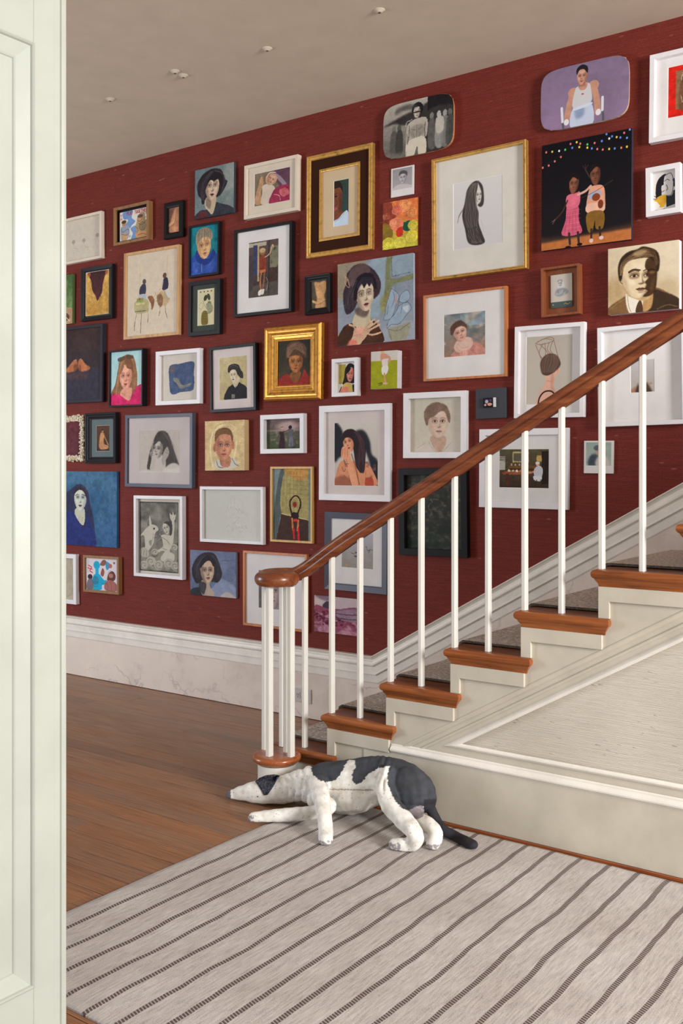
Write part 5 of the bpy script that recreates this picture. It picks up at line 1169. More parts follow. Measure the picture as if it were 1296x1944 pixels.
def a_longhair(a):
    a.tex = .015; a.grad((212, 210, 208), (204, 202, 202)); a.face(.53, .24, .085, .1, (214, 208, 200), (120, 112, 108), None, (110, 96, 92), .3, .0, -1, sh=.4)
    a.blob([(.24, .3), (.28, .14), (.38, .04), (.5, .02), (.5, .12), (.46, .26), (.48, .4), (.52, .5), (.52, .66), (.6, .84), (.64, .96), (.46, .98), (.3, .92), (.24, .72), (.18, .5)], (64, 56, 54), 1, 1); a.blob([(.5, .02), (.6, .1), (.63, .26), (.62, .38), (.56, .42), (.5, .38), (.56, .34), (.58, .2)], (70, 62, 60), 1, 1)
    a.strands([(.4, .05), (.28, .2), (.24, .5), (.3, .74), (.38, .95)], [(.48, .05), (.46, .2), (.5, .5), (.5, .74), (.6, .95)], (130, 122, 118), 26, 1.2, .55, .01); a.strands([(.4, .05), (.28, .2), (.24, .5), (.3, .74), (.38, .95)], [(.48, .05), (.46, .2), (.5, .5), (.5, .74), (.6, .95)], (36, 30, 30), 16, 1.2, .5, .01); a.wave([(.4, .05), (.26, .2), (.22, .5), (.28, .74), (.36, .95)], [(.5, .05), (.48, .24), (.52, .5), (.52, .74), (.62, .96)], (150, 142, 136), 14, 1.3, .6, .014, 4); a.wave([(.26, .7), (.34, .9)], [(.5, .7), (.62, .94)], (30, 26, 26), 12, 1.5, .6, .02, 6); a.line([(.2, .42), (.12, .5), (.08, .6)], (96, 90, 86), 2, .8); a.line([(.2, .4), (.14, .46), (.1, .52)], (96, 90, 86), 2, .8); a.line([(.56, .6), (.6, .7), (.62, .8)], (170, 166, 164), 1.4, .6)
def a_gym(a):
    a.tex = .025; a.grad((128, 110, 136), (148, 124, 156)); a.cloud((110, 96, 116), 3, 3, al=.4); s = (192, 142, 120)
    a.line([(.25, .7), (.27, .98)], (92, 88, 96), 8); a.line([(.25, .66), (.26, .88)], (216, 216, 220), 9); a.line([(.71, .68), (.72, .98)], (92, 88, 96), 8); a.line([(.71, .62), (.71, .82)], (216, 216, 220), 9)
    a.line([(.38, .44), (.34, .62), (.31, .84)], s, 22); a.line([(.6, .38), (.64, .58), (.66, .84)], s, 22); a.ell(.38, .45, .06, .08, s); a.ell(.61, .4, .06, .08, s); a.blob([(.36, 1.02), (.38, .7), (.58, .66), (.6, 1.02)], (192, 202, 222)); a.blob([(.4, .72), (.5, .7), (.5, .84), (.42, .88)], (126, 146, 176), .8, 4); a.blob([(.4, .42), (.44, .36), (.55, .34), (.58, .44), (.58, .66), (.38, .7)], (200, 200, 202)); a.blob([(.44, .34), (.54, .33), (.52, .43), (.46, .43)], s); a.rect(.475, .49, .5, .51, (200, 40, 36))
    a.rect(.44, .28, .52, .38, (170, 118, 96)); a.face(.48, .22, .062, .125, (196, 146, 124), (130, 84, 72), (220, 176, 154), (150, 80, 80), -.2, .05, 1, smile=1); a.blob([(.42, .18), (.42, .08), (.48, .03), (.54, .08), (.54, .18), (.5, .11), (.45, .11)], (36, 30, 36)); a.ell(.305, .9, .03, .05, (222, 222, 226)); a.ell(.665, .84, .03, .05, (222, 222, 226)); a.blob([(.39, .7), (.58, .66), (.58, .7), (.4, .74)], (206, 212, 226))
def a_kids(a):
    a.tex = .025; a.grad((16, 14, 20), (30, 26, 30)); a.blob([(0, .88), (.4, .9), (1, .86), (1, 1), (0, 1)], (70, 50, 40), 1, 6, False); a.blob([(0, .93), (.5, .91), (1, .9), (1, 1), (0, 1)], (186, 112, 60), 1, 3, False)
    P = [(.05, .06, 0), (.12, .065, 1), (.2, .07, 2), (.27, .07, 4), (.35, .065, 3), (.43, .07, 1), (.52, .09, 1), (.57, .105, 3), (.63, .12, 0), (.69, .135, 0), (.76, .14, 1), (.82, .145, 3), (.89, .15, 0), (.95, .15, 1), (.33, .025, 0), (.4, .02, 1), (.44, .04, 0), (.52, .06, 4), (.6, .06, 0), (.68, .055, 3), (.76, .045, 2), (.84, .045, 1), (.88, .055, 3), (.95, .07, 3), (.73, .0, 3), (.79, .03, 3), (.92, .02, 0), (.22, .13, 0), (.15, .16, 0), (.08, .19, 0), (.01, .2, 0), (.98, .0, 3)]
    cc = [(236, 120, 110), (240, 214, 80), (240, 236, 240), (96, 150, 240), (90, 210, 110)]
    a.line([(.0, .2), (.1, .17), (.22, .12), (.3, .07), (.5, .07), (.6, .1), (.8, .14), (1, .15)], (50, 50, 50), 1, .7)
    for x, y, c_ in P: a.ell(x, y+.01, .011, .011, cc[c_])
    sk = (92, 56, 40)
    a.blob([(.3, .6), (.42, .62), (.43, .76), (.46, .88), (.24, .88), (.28, .74)], (206, 92, 118)); a.blob([(.29, .52), (.4, .5), (.44, .5), (.43, .62), (.3, .64)], (220, 110, 132)); a.lines([[(.3+.03*q, .68), (.27+.045*q, .87)] for q in range(5)], (160, 56, 84), 1.5, .8)
    for yy_ in np.linspace(.66, .86, 6): a.line([(.28, yy_), (.45, yy_)], (236, 170, 180), 1, .5, False)
    a.face(.37, .42, .055, .085, (136, 84, 62), (60, 36, 30), (176, 116, 88), (150, 70, 66), 0, .1, 1, smile=1); a.blob([(.31, .4), (.32, .33), (.38, .31), (.42, .35), (.42, .38), (.36, .35)], (28, 20, 22)); a.line([(.3, .56), (.24, .66), (.16, .72)], (70, 48, 40), 5); a.lines([[(.16, .72), (.12, .74)], [(.16, .72), (.13, .76)]], (120, 100, 90), 2)
    a.line([(.42, .52), (.5, .5), (.56, .46)], (216, 170, 150), 8); a.line([(.32, .87), (.33, .97)], (60, 44, 42), 8); a.line([(.42, .87), (.43, .965)], (60, 44, 42), 8)
    a.ell(.31, 1.0, .035, .015, (24, 18, 20)); a.ell(.44, .985, .03, .014, (24, 18, 20))
    a.blob([(.54, .5), (.6, .46), (.7, .48), (.72, .6), (.7, .7), (.52, .7)], (222, 160, 132)); a.blob([(.56, .52), (.66, .52), (.66, .58), (.55, .58)], (150, 176, 214), .9, 2); a.blob([(.53, .62), (.7, .64), (.7, .71), (.52, .7)], (232, 184, 160)); a.blob([(.52, .71), (.7, .71), (.7, .86), (.62, .86), (.61, .78), (.58, .88), (.53, .87)], (134, 96, 40)); a.face(.61, .37, .058, .09, (124, 76, 56), (54, 34, 28), (160, 104, 80), (130, 60, 56), 0, -.05, 1); a.blob([(.55, .34), (.57, .27), (.64, .27), (.68, .33), (.62, .29)], (30, 22, 24))
    a.ell(.62, .57, .045, .035, (140, 66, 34)); a.ell(.67, .64, .03, .04, (120, 56, 32)); a.line([(.44, .56), (.6, .52), (.8, .44)], (84, 60, 46), 1.8, .8); a.line([(.55, .38), (.5, .3)], (72, 50, 44), 4); a.lines([[(.5, .3), (.47, .26)], [(.5, .3), (.5, .25)], [(.5, .3), (.53, .26)]], (72, 50, 44), 2)
    a.line([(.57, .86), (.57, .95)], (50, 42, 38), 7); a.line([(.66, .85), (.67, .94)], (50, 42, 38), 7); a.ell(.57, .965, .022, .02, (222, 190, 184)); a.ell(.68, .95, .025, .018, (226, 196, 190))
def a_redmat(a):
    a.rect(0, 0, 1, 1, (206, 34, 24)); a.rect(.27, .1, 1.1, .86, (134, 102, 72)); a.blob([(.4, .86), (.44, .3), (.7, .14), (1, .2), (1, .86)], (110, 76, 54), 1, 2); a.lines([[(.46, .3), (.5, .2), (.6, .24)], [(.5, .16), (.62, .18)], [(.46, .6), (.5, .74)]], (226, 220, 210), 2, .8); a.face(.74, .52, .2, .26, (186, 146, 116), (110, 76, 58), None, (130, 60, 50))
def a_collage(a):
    a.tex = .02; k = (34, 32, 40); a.blob([(.12, .6), (.14, .3), (.3, .12), (.56, .06), (.52, .3), (.36, .36), (.36, .6), (.22, .66)], k); a.blob([(.04, .72), (.3, .6), (.62, .62), (.5, .86), (.3, .9)], (214, 164, 52)); a.blob([(.0, .7), (.16, .74), (.3, .86), (.1, .96), (0, .96)], (226, 224, 218), 1, 0, False); a.blob([(.56, .56), (.94, .5), (.98, .86), (.56, .92)], (52, 52, 58), 1, 0, False); a.blob([(.5, .1), (.8, .08), (.86, .4), (.8, .62), (.56, .62), (.46, .46)], (222, 220, 218)); a.lines([[(.5, .1), (.76, .06), (.86, .3), (.78, .6), (.56, .62)], [(.5, .24), (.6, .2), (.7, .24)], [(.56, .34), (.62, .44), (.56, .48)], [(.3, .36), (.36, .5), (.48, .48)], [(.02, .66), (.16, .66), (.06, .58)], [(.1, .96), (.3, .97), (.5, .95)], [(.82, .24), (.94, .3), (.86, .4)]], k, 1.8, .85); a.line([(.88, .22), (.9, .4)], k, 5, .8)
def a_ruffboy(a):
    a.grad((132, 140, 142), (138, 116, 100)); a.cloud((96, 104, 104), 4, 5, al=.7); a.cloud((206, 188, 166), 5, 6, .55, .8, .7); a.cloud((146, 178, 200), 4, 4, .55, .8, .7, (.4, 0, 1, .3)); a.cloud((176, 120, 92), 4, 5, .6, .8, .5, (0, .6, 1, 1))
    a.blob([(.22, 1.02), (.3, .84), (.6, .72), (.86, .72), (1, .9), (1.02, 1.02)], (196, 136, 122)); a.ell(.48, .74, .24, .17, (214, 180, 164), 1, 3, -.3); a.face(.4, .46, .165, .2, (208, 164, 146), (146, 100, 88), (226, 188, 170), (186, 110, 104), .1, -.3, -1, sh=.25); a.blob([(.18, .5), (.15, .34), (.24, .22), (.4, .16), (.54, .26), (.56, .36), (.44, .3), (.3, .34), (.24, .44)], (92, 66, 56), 1, 1); a.lines([[(.34, .7), (.46, .82), (.62, .78)], [(.3, .78), (.42, .9), (.6, .86)], [(.66, .6), (.7, .72)]], (176, 136, 122), 2, .6); a.blob([(.4, .9), (.5, .86), (.58, .9), (.56, 1.02), (.4, 1.02)], (214, 160, 146)); a.lines([[(.45, .9), (.45, 1)], [(.5, .88), (.5, 1)]], (150, 100, 90), 1.4, .7)
def a_cabinet(a):
    a.tex = .015; a.rect(0, .82, 1, 1, (78, 92, 92)); a.ell(.48, .36, .16, .16, (206, 204, 198), 1, 5); a.ell(.44, .2, .13, .05, (150, 150, 146), .8, 2); a.face(.44, .28, .09, .09, (190, 188, 186), (120, 122, 128), None, (120, 110, 112)); a.blob([(.2, .6), (.26, .46), (.44, .42), (.7, .44), (.82, .56), (.66, .62), (.4, .66)], (134, 138, 146), .9, 2); a.cloud((190, 190, 190), 9, 10, .5, .7, .6, (.24, .46, .76, .62)); a.ell(.1, .9, .03, .02, (206, 180, 110)); a.line([(.62, .91), (.7, .88), (.78, .92), (.9, .88)], (206, 180, 110), 1.6)
def a_sepiaman(a):
    a.tex = .031; a.grad((222, 208, 180), (206, 186, 150), 130); a.ell(.1, .66, .16, .2, (178, 148, 104), .7, 30); a.ell(.85, .7, .16, .16, (186, 164, 126), .6, 30); k = (54, 38, 26)
    a.blob([(.0, 1.02), (.02, .88), (.2, .77), (.32, .72), (.6, .78), (.68, .66), (.86, .76), (1.0, .86), (1.02, 1.02)], (126, 94, 60), 1, 1); a.blob([(.64, .7), (.8, .74), (1, .86), (1, 1), (.58, 1)], (62, 46, 34), 1, 1); a.line([(.02, .92), (.2, .8), (.3, .78)], (160, 124, 84), 3, .7); a.line([(.7, .98), (.84, .93), (.98, .97)], (150, 110, 74), 3, .6)
    a.blob([(.26, .7), (.44, .78), (.54, .82), (.46, 1.0), (.3, .99)], (236, 228, 210), 1, 1); a.blob([(.52, .8), (.64, .69), (.62, .94), (.5, .99)], (188, 148, 96), 1, 1); a.blob([(.42, .88), (.47, .82), (.5, .99), (.4, 1)], (84, 60, 40)); a.line([(.28, .74), (.3, .9), (.33, .98)], (150, 120, 84), 2, .8)
    a.blob([(.27, .5), (.6, .6), (.62, .76), (.52, .84), (.36, .78), (.26, .7)], (200, 172, 128), 1, 1); a.ell(.195, .5, .04, .075, (206, 180, 138)); a.line([(.2, .46), (.18, .52), (.21, .55)], (96, 70, 46), 2.4, .8)
    a.face(.44, .485, .245, .295, (226, 206, 168), (92, 62, 38), (246, 236, 212), (118, 80, 54), .55, .02, 1, (44, 32, 26), (70, 48, 32), sh=.45)
    a.blob([(.56, .22), (.53, .34), (.57, .4), (.545, .45), (.58, .5), (.53, .56), (.55, .6), (.53, .66), (.56, .7), (.5, .77), (.6, .77), (.68, .68), (.7, .4), (.68, .24)], (66, 43, 27), .93, 1); a.blob([(.58, .42), (.62, .41), (.67, .43), (.62, .455)], (150, 112, 74), .55, 1); a.line([(.57, .4), (.62, .38), (.67, .4)], (34, 24, 18), 3, .9); a.blob([(.62, .56), (.66, .5), (.66, .62), (.6, .7)], (110, 78, 50), .5, 3); a.line([(.3, .385), (.37, .355), (.46, .375)], (52, 36, 26), 4.5, .9)
    a.blob([(.165, .5), (.145, .38), (.15, .26), (.2, .15), (.3, .08), (.42, .06), (.5, .03), (.62, .07), (.7, .13), (.735, .24), (.725, .4), (.69, .42), (.68, .3), (.62, .24), (.55, .2), (.42, .2), (.3, .22), (.23, .3), (.21, .42), (.19, .5)], k, 1, 1)
    a.wave([(.17, .42), (.19, .24), (.34, .12), (.56, .08)], [(.2, .42), (.24, .28), (.4, .19), (.66, .2)], (168, 134, 92), 13, 1.6, .75, .006, 3); a.wave([(.4, .1), (.52, .06), (.66, .12), (.72, .3)], [(.44, .18), (.54, .16), (.64, .2), (.69, .34)], (124, 92, 60), 9, 1.6, .7, .008, 4); a.blob([(.36, .11), (.48, .07), (.56, .1), (.5, .15), (.4, .16)], (206, 178, 132), .6, 3)
def a_basket(a):
    a.tex = .015; a.grad((176, 168, 156), (190, 182, 170)); br = (124, 84, 66); sk = (214, 168, 146)
    a.blob([(.24, 1.02), (.27, .86), (.36, .76), (.42, .68), (.42, .5), (.64, .46), (.62, .62), (.61, .74), (.66, .82), (.76, .9), (.8, 1.02)], sk, 1, 1); a.blob([(.56, .56), (.62, .56), (.6, .74), (.66, .84), (.6, .86), (.54, .74)], (188, 138, 116), .7, 3); a.ell(.695, .5, .04, .065, (218, 168, 146)); a.line([(.7, .46), (.69, .52), (.68, .55)], (160, 104, 86), 2, .7); a.blob([(.6, .5), (.68, .46), (.68, .56), (.62, .62)], sk)
    a.blob([(.32, .5), (.31, .38), (.4, .29), (.54, .26), (.68, .3), (.75, .4), (.74, .45), (.68, .5), (.58, .55), (.46, .58), (.36, .56)], (86, 66, 58), 1, 1); a.strands([(.46, .28), (.36, .38), (.35, .54)], [(.66, .29), (.73, .4), (.62, .53)], (146, 116, 100), 18, 1.5, .6, .004); a.line([(.36, .55), (.48, .575), (.62, .53)], (60, 44, 38), 2, .7)
    for P in ([(.2, .1), (.34, .05), (.52, .02), (.6, .06), (.5, .1), (.3, .12), (.2, .1)], [(.2, .12), (.26, .22), (.34, .36)], [(.3, .12), (.44, .22), (.5, .3)], [(.4, .1), (.42, .2), (.42, .3)], [(.36, .11), (.28, .24), (.36, .34)], [(.5, .1), (.46, .2), (.56, .28)], [(.6, .07), (.64, .18), (.7, .32)], [(.58, .08), (.52, .2), (.6, .28)], [(.24, .08), (.4, .04), (.56, .06)]): a.line(P, br, 1.8, .9)
    a.line([(.27, 1.0), (.3, .9), (.4, .82), (.54, .81), (.62, .85)], (40, 32, 38), 5); a.line([(.46, .66), (.56, .67)], (140, 90, 76), 1.2, .8)
def a_hill(a):
    a.grad((186, 184, 186), (176, 166, 156)); a.blob([(.2, 1.02), (.26, .8), (.5, .66), (.7, .72), (.84, .9), (.86, 1.02)], (76, 56, 44), 1, 3); a.blob([(0, .9), (.2, .84), (.16, 1), (0, 1)], (150, 106, 76), .8, 3); a.ell(.85, .75, .08, .04, (150, 140, 120), .7, 3)
def a_kitchen(a):
    a.grad((92, 84, 60), (62, 46, 36)); a.cloud((74, 70, 52), 12, 8, al=.6, box=(0, 0, 1, .5)); a.rect(.27, .06, .6, .34, (190, 170, 120)); a.rect(.29, .1, .58, .31, (96, 92, 76)); a.rect(.76, .16, .88, .32, (190, 160, 90)); a.rect(.0, .18, .12, .54, (176, 172, 160)); a.cloud((80, 76, 72), 4, 12, al=.9, box=(0, .2, .12, .54)); a.rect(.86, .05, 1, .9, (44, 32, 28))
    a.rect(.18, .42, .8, .58, (110, 76, 46)); a.rect(.2, .5, .78, .56, (70, 44, 32)); a.blob([(.1, .58), (.62, .56), (.66, .64), (.12, .66)], (150, 84, 58)); a.rect(.14, .64, .2, .96, (84, 46, 34)); a.rect(.56, .64, .62, .98, (84, 46, 34))
    for x, c_ in ((.2, (220, 206, 160)), (.28, (200, 190, 150)), (.36, (226, 220, 200)), (.44, (190, 120, 80)), (.5, (216, 206, 180))): a.ell(x, .56, .03, .03, c_); a.ell(x+.05, .4, .015, .03, c_, .8)
    a.blob([(.72, .5), (.8, .42), (.88, .5), (.86, .72), (.74, .74), (.7, .6)], (196, 198, 206)); a.ell(.78, .38, .04, .05, (216, 180, 150)); a.ell(.78, .35, .045, .03, (226, 222, 214)); a.line([(.74, .54), (.66, .6), (.6, .6)], (216, 170, 140), 3); a.blob([(.7, .7), (.86, .7), (.84, .82), (.72, .8)], (216, 216, 220)); a.lines([[(.76, .8), (.74, .96)], [(.84, .78), (.86, .98)]], (60, 40, 34), 3)
def a_pola2(a):
    a.grad((150, 168, 158), (170, 182, 172)); a.blob([(.1, 1.02), (.16, .6), (.34, .5), (.5, .6), (.62, 1.02)], (70, 80, 90), 1, 3); a.blob([(.4, 1.02), (.46, .62), (.7, .56), (.86, .7), (.9, 1.02)], (206, 196, 190), 1, 3); a.ell(.52, .36, .16, .18, (186, 156, 144), 1, 3); a.ell(.5, .24, .2, .12, (90, 96, 104), 1, 3)
def a_tiny(a):
    a.tex = .02; a.rect(0, 0, .86, 1, (30, 24, 36)); a.rect(.84, 0, 1, 1, (216, 214, 220)); a.ell(.3, .4, .14, .2, (180, 170, 190)); a.ell(.55, .7, .2, .16, (220, 160, 130)); a.ell(.62, .3, .12, .16, (90, 66, 80)); a.ell(.18, .75, .1, .12, (214, 160, 140)); a.line([(.1, .2), (.4, .16), (.6, .2)], (60, 60, 110), 3)

# ================================================================ FRAMED PICTURES
def dim(c, k): return tuple(int(v_*k) for v_ in c)
PAL = {}
def pal(name, col, rough=.4, metal=0, woodg=False, spec=.4):
    if woodg:
        PAL[name] = wood(name, dim(col, .72), col, dim(col, 1.1), 2, rough, spec, 1.5, grainy=.25).m
    elif metal:
        t_ = NT(name); n_ = t_.noise(t_.coord((1, 1, 1)), 45, 4, .6)
        t_.color(t_.ramp(n_, [(.28, dim(col, .72)), (.45, col), (.75, dim(col, 1.1))])); t_.rough(rough, spec); t_.b.inputs['Metallic'].default_value = metal; t_.bump(n_, .15, .001)
        PAL[name] = t_.m
    else: PAL[name] = paint(name, col, rough, .04, .05, spec)
pal('frame_white', (232, 230, 232), .45); pal('frame_cream', (222, 208, 190), .5); pal('frame_black', (22, 19, 23), .45, spec=.25); pal('frame_darkgrey', (46, 44, 54), .5, spec=.2)
pal('frame_slate', (82, 84, 98), .4, spec=.3); pal('frame_natural', (206, 160, 110), .45, woodg=True); pal('frame_oak', (150, 108, 68), .45, woodg=True); pal('frame_cherry', (196, 122, 70), .42, woodg=True)
pal('frame_walnut', (142, 80, 48), .45, woodg=True); pal('frame_yellow', (214, 170, 96), .45, woodg=True); pal('frame_gold', (204, 160, 86), .36, .6, spec=.5); pal('frame_oldgold', (196, 140, 58), .36, .6, spec=.5)
pal('velvet_brown', (58, 34, 24), .95, spec=.05); pal('frame_blackwood', (18, 15, 17), .5, spec=.2); pal('copper_edge', (192, 128, 86), .5)
pal('mat_white', (222, 219, 217), .9, spec=.1); pal('mat_cream', (214, 202, 184), .9, spec=.1); pal('mat_grey', (88, 92, 88), .9, spec=.1); pal('mat_bluegrey', (112, 124, 126), .9, spec=.1)
pal('mat_darkgreen', (70, 76, 70), .9, spec=.1); pal('mat_beige', (206, 184, 150), .9, spec=.1); pal('mat_pink', (212, 200, 196), .9, spec=.1); pal('mat_ivory', (216, 212, 202), .9, spec=.1); pal('block_grey', (72, 74, 80), .85, spec=.1); pal('shell', (226, 214, 190), .5); pal('board_dark', (46, 46, 52), .85, spec=.1); pal('card_edge', (196, 170, 130), .8); pal('mat_core', (238, 236, 230), .9, spec=.1)
glass = NT('picture_glass'); g_ = glass
tr = g_.add('ShaderNodeBsdfTransparent'); gl = g_.add('ShaderNodeBsdfGlossy'); gl.inputs['Roughness'].default_value = .02
fres = g_.add('ShaderNodeFresnel'); fres.inputs['IOR'].default_value = 1.16
mx = g_.add('ShaderNodeMixShader'); g_.link(fres.outputs[0], mx.inputs[0]); g_.link(tr.outputs[0], mx.inputs[1]); g_.link(gl.outputs[0], mx.inputs[2])
g_.link(mx.outputs[0], g_.n['Material Output'].inputs[0])
_side = {}
def sidemat(col):
    k = tuple(col)
    if k not in _side: _side[k] = paint('canvas_edge', col, .8, .08, .2, .15)
    return _side[k]
def imgmat(name, fn, wm, hm, bg, seed, rough=.6, maxres=720):
    a = Art(max(24, int(wm*maxres)), max(24, int(hm*maxres)), bg, seed)
    fn(a)
    im = a.image(name)
    t_ = NT(name)
    tn = t_.add('ShaderNodeTexImage'); tn.image = im; tn.extension = 'EXTEND'
    t_.color(tn.outputs[0]); t_.rough(max(rough, .6), .12)
    t_.bump(t_.noise(t_.coord((1, 1, 1)), 300, 3, .6), .12, .0006)
    return t_.m
def rect_loop(x0, x1, z0, z1, y): return [(x0, y, z0), (x1, y, z0), (x1, y, z1), (x0, y, z1)]
def loc_obj(mb, name, mats, parent, bevel=0, smooth=False):
    o = mb.obj(name, mats, None, smooth=smooth, bevel=bevel); o.parent = parent; return o
def uvplane(name, x0, x1, z0, z1, y, mat, parent, th=.0012):
    mb = MB(); mb.rings([rect_loop(x0, x1, z0, z1, y+th), rect_loop(x0, x1, z0, z1, y)], caps=True)
    o = loc_obj(mb, name, mat, parent)
    uv = o.data.uv_layers.new(name='UVMap')
    for p in o.data.polygons:
        for li in p.loop_indices:
            c = o.data.vertices[o.data.loops[li].vertex_index].co
            uv.data[li].uv = ((c.x-x0)/(x1-x0), (c.z-z0)/(z1-z0))
    return o
PROF = {
 'flat': lambda w_, D: [(0, .001), (0, D), (w_, D), (w_, D-.012)],
 'deep': lambda w_, D: [(0, .001), (0, D), (w_, D), (w_, .006)],
 'round': lambda w_, D: [(0, .001), (0, D*.8), (w_*.2, D), (w_*.75, D), (w_, D*.86), (w_, D*.5)],
 'slope': lambda w_, D: [(0, .001), (0, D*.92), (w_*.08, D), (w_*.2, D*.97), (w_*.45, D*.8), (w_*.55, D*.78), (w_*.85, D*.55), (w_, D*.5), (w_, D*.3)],
 'bevelled': lambda w_, D: [(0, .001), (0, D), (w_*.85, D*.8), (w_*.9, D*.7), (w_, D*.7), (w_, D*.4)],
 'gilt': lambda w_, D: [(0, .001), (0, D*.62), (w_*.04, D*.75), (w_*.1, D*.96), (w_*.16, D), (w_*.22, D*.93), (w_*.25, D*.84), (w_*.34, D*.86), (w_*.44, D*.8), (w_*.52, D*.68), (w_*.56, D*.63), (w_*.6, D*.66), (w_*.66, D*.64), (w_*.7, D*.56), (w_*.84, D*.5), (w_*.88, D*.44), (w_*.92, D*.46), (w_*.97, D*.42), (w_, D*.36), (w_, D*.2)],
 'bead2': lambda w_, D: [(0, .001), (0, D*.9), (w_*.15, D), (w_*.35, D), (w_*.45, D*.9), (w_*.52, D*.9), (w_*.6, D*.97), (w_*.85, D*.94), (w_, D*.8), (w_, D*.4)],
}
def seatz(style, D):
    return {'flat': D-.012, 'deep': .006, 'round': D*.5, 'slope': D*.32, 'bevelled': D*.42, 'gilt': D*.25, 'bead2': D*.42}[style]
cnt = [0]
def quad(q, D):
    uL, uR, tl, bl, tr_, br = q
    Y = YW-D
    a, b_, c, d = on_y(uL, tl, Y), on_y(uL, bl, Y), on_y(uR, tr_, Y), on_y(uR, br, Y)
    x0, x1 = a.x, c.x
    hz = ((a.z-b_.z)+(c.z-d.z))/2
    zc = (a.z+b_.z+c.z+d.z)/4
    roll = math.atan2(((c.z-a.z)+(d.z-b_.z))/2, x1-x0)
    roll = max(-.012, min(.012, roll))
    return x0, x1, zc-hz/2, zc+hz/2, roll
def root(name, x0, x1, z0, z1, roll, label, cat, group=None):
    r = empty(name, ((x0+x1)/2, YW, (z0+z1)/2), label, cat, group)
    r.rotation_euler = (0, -roll, 0)
    return r
def framed(name, label, cat, q, D, style, fw, fmat, fn, bg, img=None, mat=None, rough=.55, pane=False, inner=None, seedk=0):
    cnt[0] += 1
    x0, x1, z0, z1, roll = quad(q, D)
    r = root(name, x0, x1, z0, z1, roll, label, cat)
    hw, hh = (x1-x0)/2, (z1-z0)/2
    mb = MB()
    pf = PROF[style](fw, D)
    rs = [rect_loop(-hw+i, hw-i, -hh+i, hh-i, -h_) for i, h_ in pf]
    mb.rings(rs, caps=False)
    loc_obj(mb, 'frame', PAL[fmat], r, bevel=(.0012 if style in ('flat', 'deep') else 0))
    mb = MB(); mb.rings([rect_loop(-hw+.002, hw-.002, -hh+.002, hh-.002, -.001), rect_loop(-hw+.002, hw-.002, -hh+.002, hh-.002, -.002)]); loc_obj(mb, 'backing_board', PAL['board_dark'], r)
    sz = seatz(style, D)
    ix0, ix1, iz0, iz1 = -hw+fw, hw-fw, -hh+fw, hh-fw
    if inner:                                # extra fillet frames between frame and art: (inset width, height, material, name)
        for wd, hgt, mt, nm, lip in inner:
            mb = MB(); mb.rings([rect_loop(ix0+i, ix1-i, iz0+i, iz1-i, -h_) for i, h_ in ((0, .004), (0, hgt), (lip, hgt+lip*.5), (wd-lip, hgt+lip*.5), (wd, hgt), (wd, .004))], caps=False)
            loc_obj(mb, nm, PAL[mt], r); ix0 += wd; ix1 -= wd; iz0 += wd; iz1 -= wd; sz = min(sz, hgt-.001)
    if img:
        uL, uR, vt, vb = img[:4]
        Y = YW-sz; a, b_, c = on_y(uL, vt, Y), on_y(uL, vb, Y), on_y(uR, vt, Y)
        cx, cz = (x0+x1)/2, (z0+z1)/2
        jx0, jx1, jz0, jz1 = a.x-cx, c.x-cx, b_.z-cz, a.z-cz
        jx0, jx1, jz0, jz1 = max(jx0, ix0+.002), min(jx1, ix1-.002), max(jz0, iz0+.002), min(jz1, iz1-.002)
        mb = MB(); e = .0016
        mb.rings([rect_loop(ix0, ix1, iz0, iz1, -(sz-.002)), rect_loop(ix0, ix1, iz0, iz1, -sz), rect_loop(jx0, jx1, jz0, jz1, -sz)], caps=False)
        nb = len(mb.f)
        mb.rings([rect_loop(jx0, jx1, jz0, jz1, -sz), rect_loop(jx0+e, jx1-e, jz0+e, jz1-e, -(sz-.0016))], caps=False, mi=1)
        loc_obj(mb, 'mat', [PAL[mat], PAL['mat_core']], r)
        jx0 += e; jx1 -= e; jz0 += e; jz1 -= e; ay = -(sz-.0016)
    else:
        jx0, jx1, jz0, jz1, ay = ix0, ix1, iz0, iz1, -sz
    m_ = imgmat(name+'_art', fn, jx1-jx0, jz1-jz0, bg, 100+cnt[0], rough)
    uvplane('artwork', jx0, jx1, jz0, jz1, ay, m_, r)
    if pane:
        mb = MB(); mb.rings([rect_loop(ix0, ix1, iz0, iz1, -(sz+.0055)), rect_loop(ix0, ix1, iz0, iz1, -(sz+.0045))]); loc_obj(mb, 'glass_pane', glass.m, r)
    return r
def canvas(name, label, cat, q, D, fn, bg, edge, rough=.6):
    cnt[0] += 1
    x0, x1, z0, z1, roll = quad(q, D)
    r = root(name, x0, x1, z0, z1, roll, label, cat)
    hw, hh = (x1-x0)/2, (z1-z0)/2
    mb = MB(); mb.box(-hw+.0003, hw-.0003, -D+.0006, -.001, -hh+.0003, hh-.0003); loc_obj(mb, 'stretcher', sidemat(edge), r, bevel=.001)
    m_ = imgmat(name+'_art', fn, 2*hw, 2*hh, bg, 100+cnt[0], rough)
    uvplane('painted_face', -hw, hw, -hh, hh, -D, m_, r, .0012)
    return r
B_, W_ = 'frame_black', 'frame_white'
framed('framed_drawing', 'pale framed faint pencil sketch of several figures at far left, partly behind the white door', 'drawing', (96, 192, 421, 509, 401, 488), .03, 'deep', .018, 'frame_cream', a_sketch_group, (204, 194, 178))
framed('framed_print', 'small brown wood framed cartoon print lettered PLAY TOGETHER in red', 'print', (215, 281.5, 395.7, 466.7, 379.6, 454), .04, 'flat', .018, 'frame_oak', a_play, (222, 218, 208), inner=[(.012, .012, B_, 'inner_reveal', .001)])
framed('framed_photograph', "tiny black framed picture of a bent bare arm, beside the PLAY TOGETHER print", 'photograph', (309.6, 345.7, 385, 454.3, 381-.5, 448), .03, 'round', .034, 'frame_blackwood', a_torso_bent, (120, 86, 70))
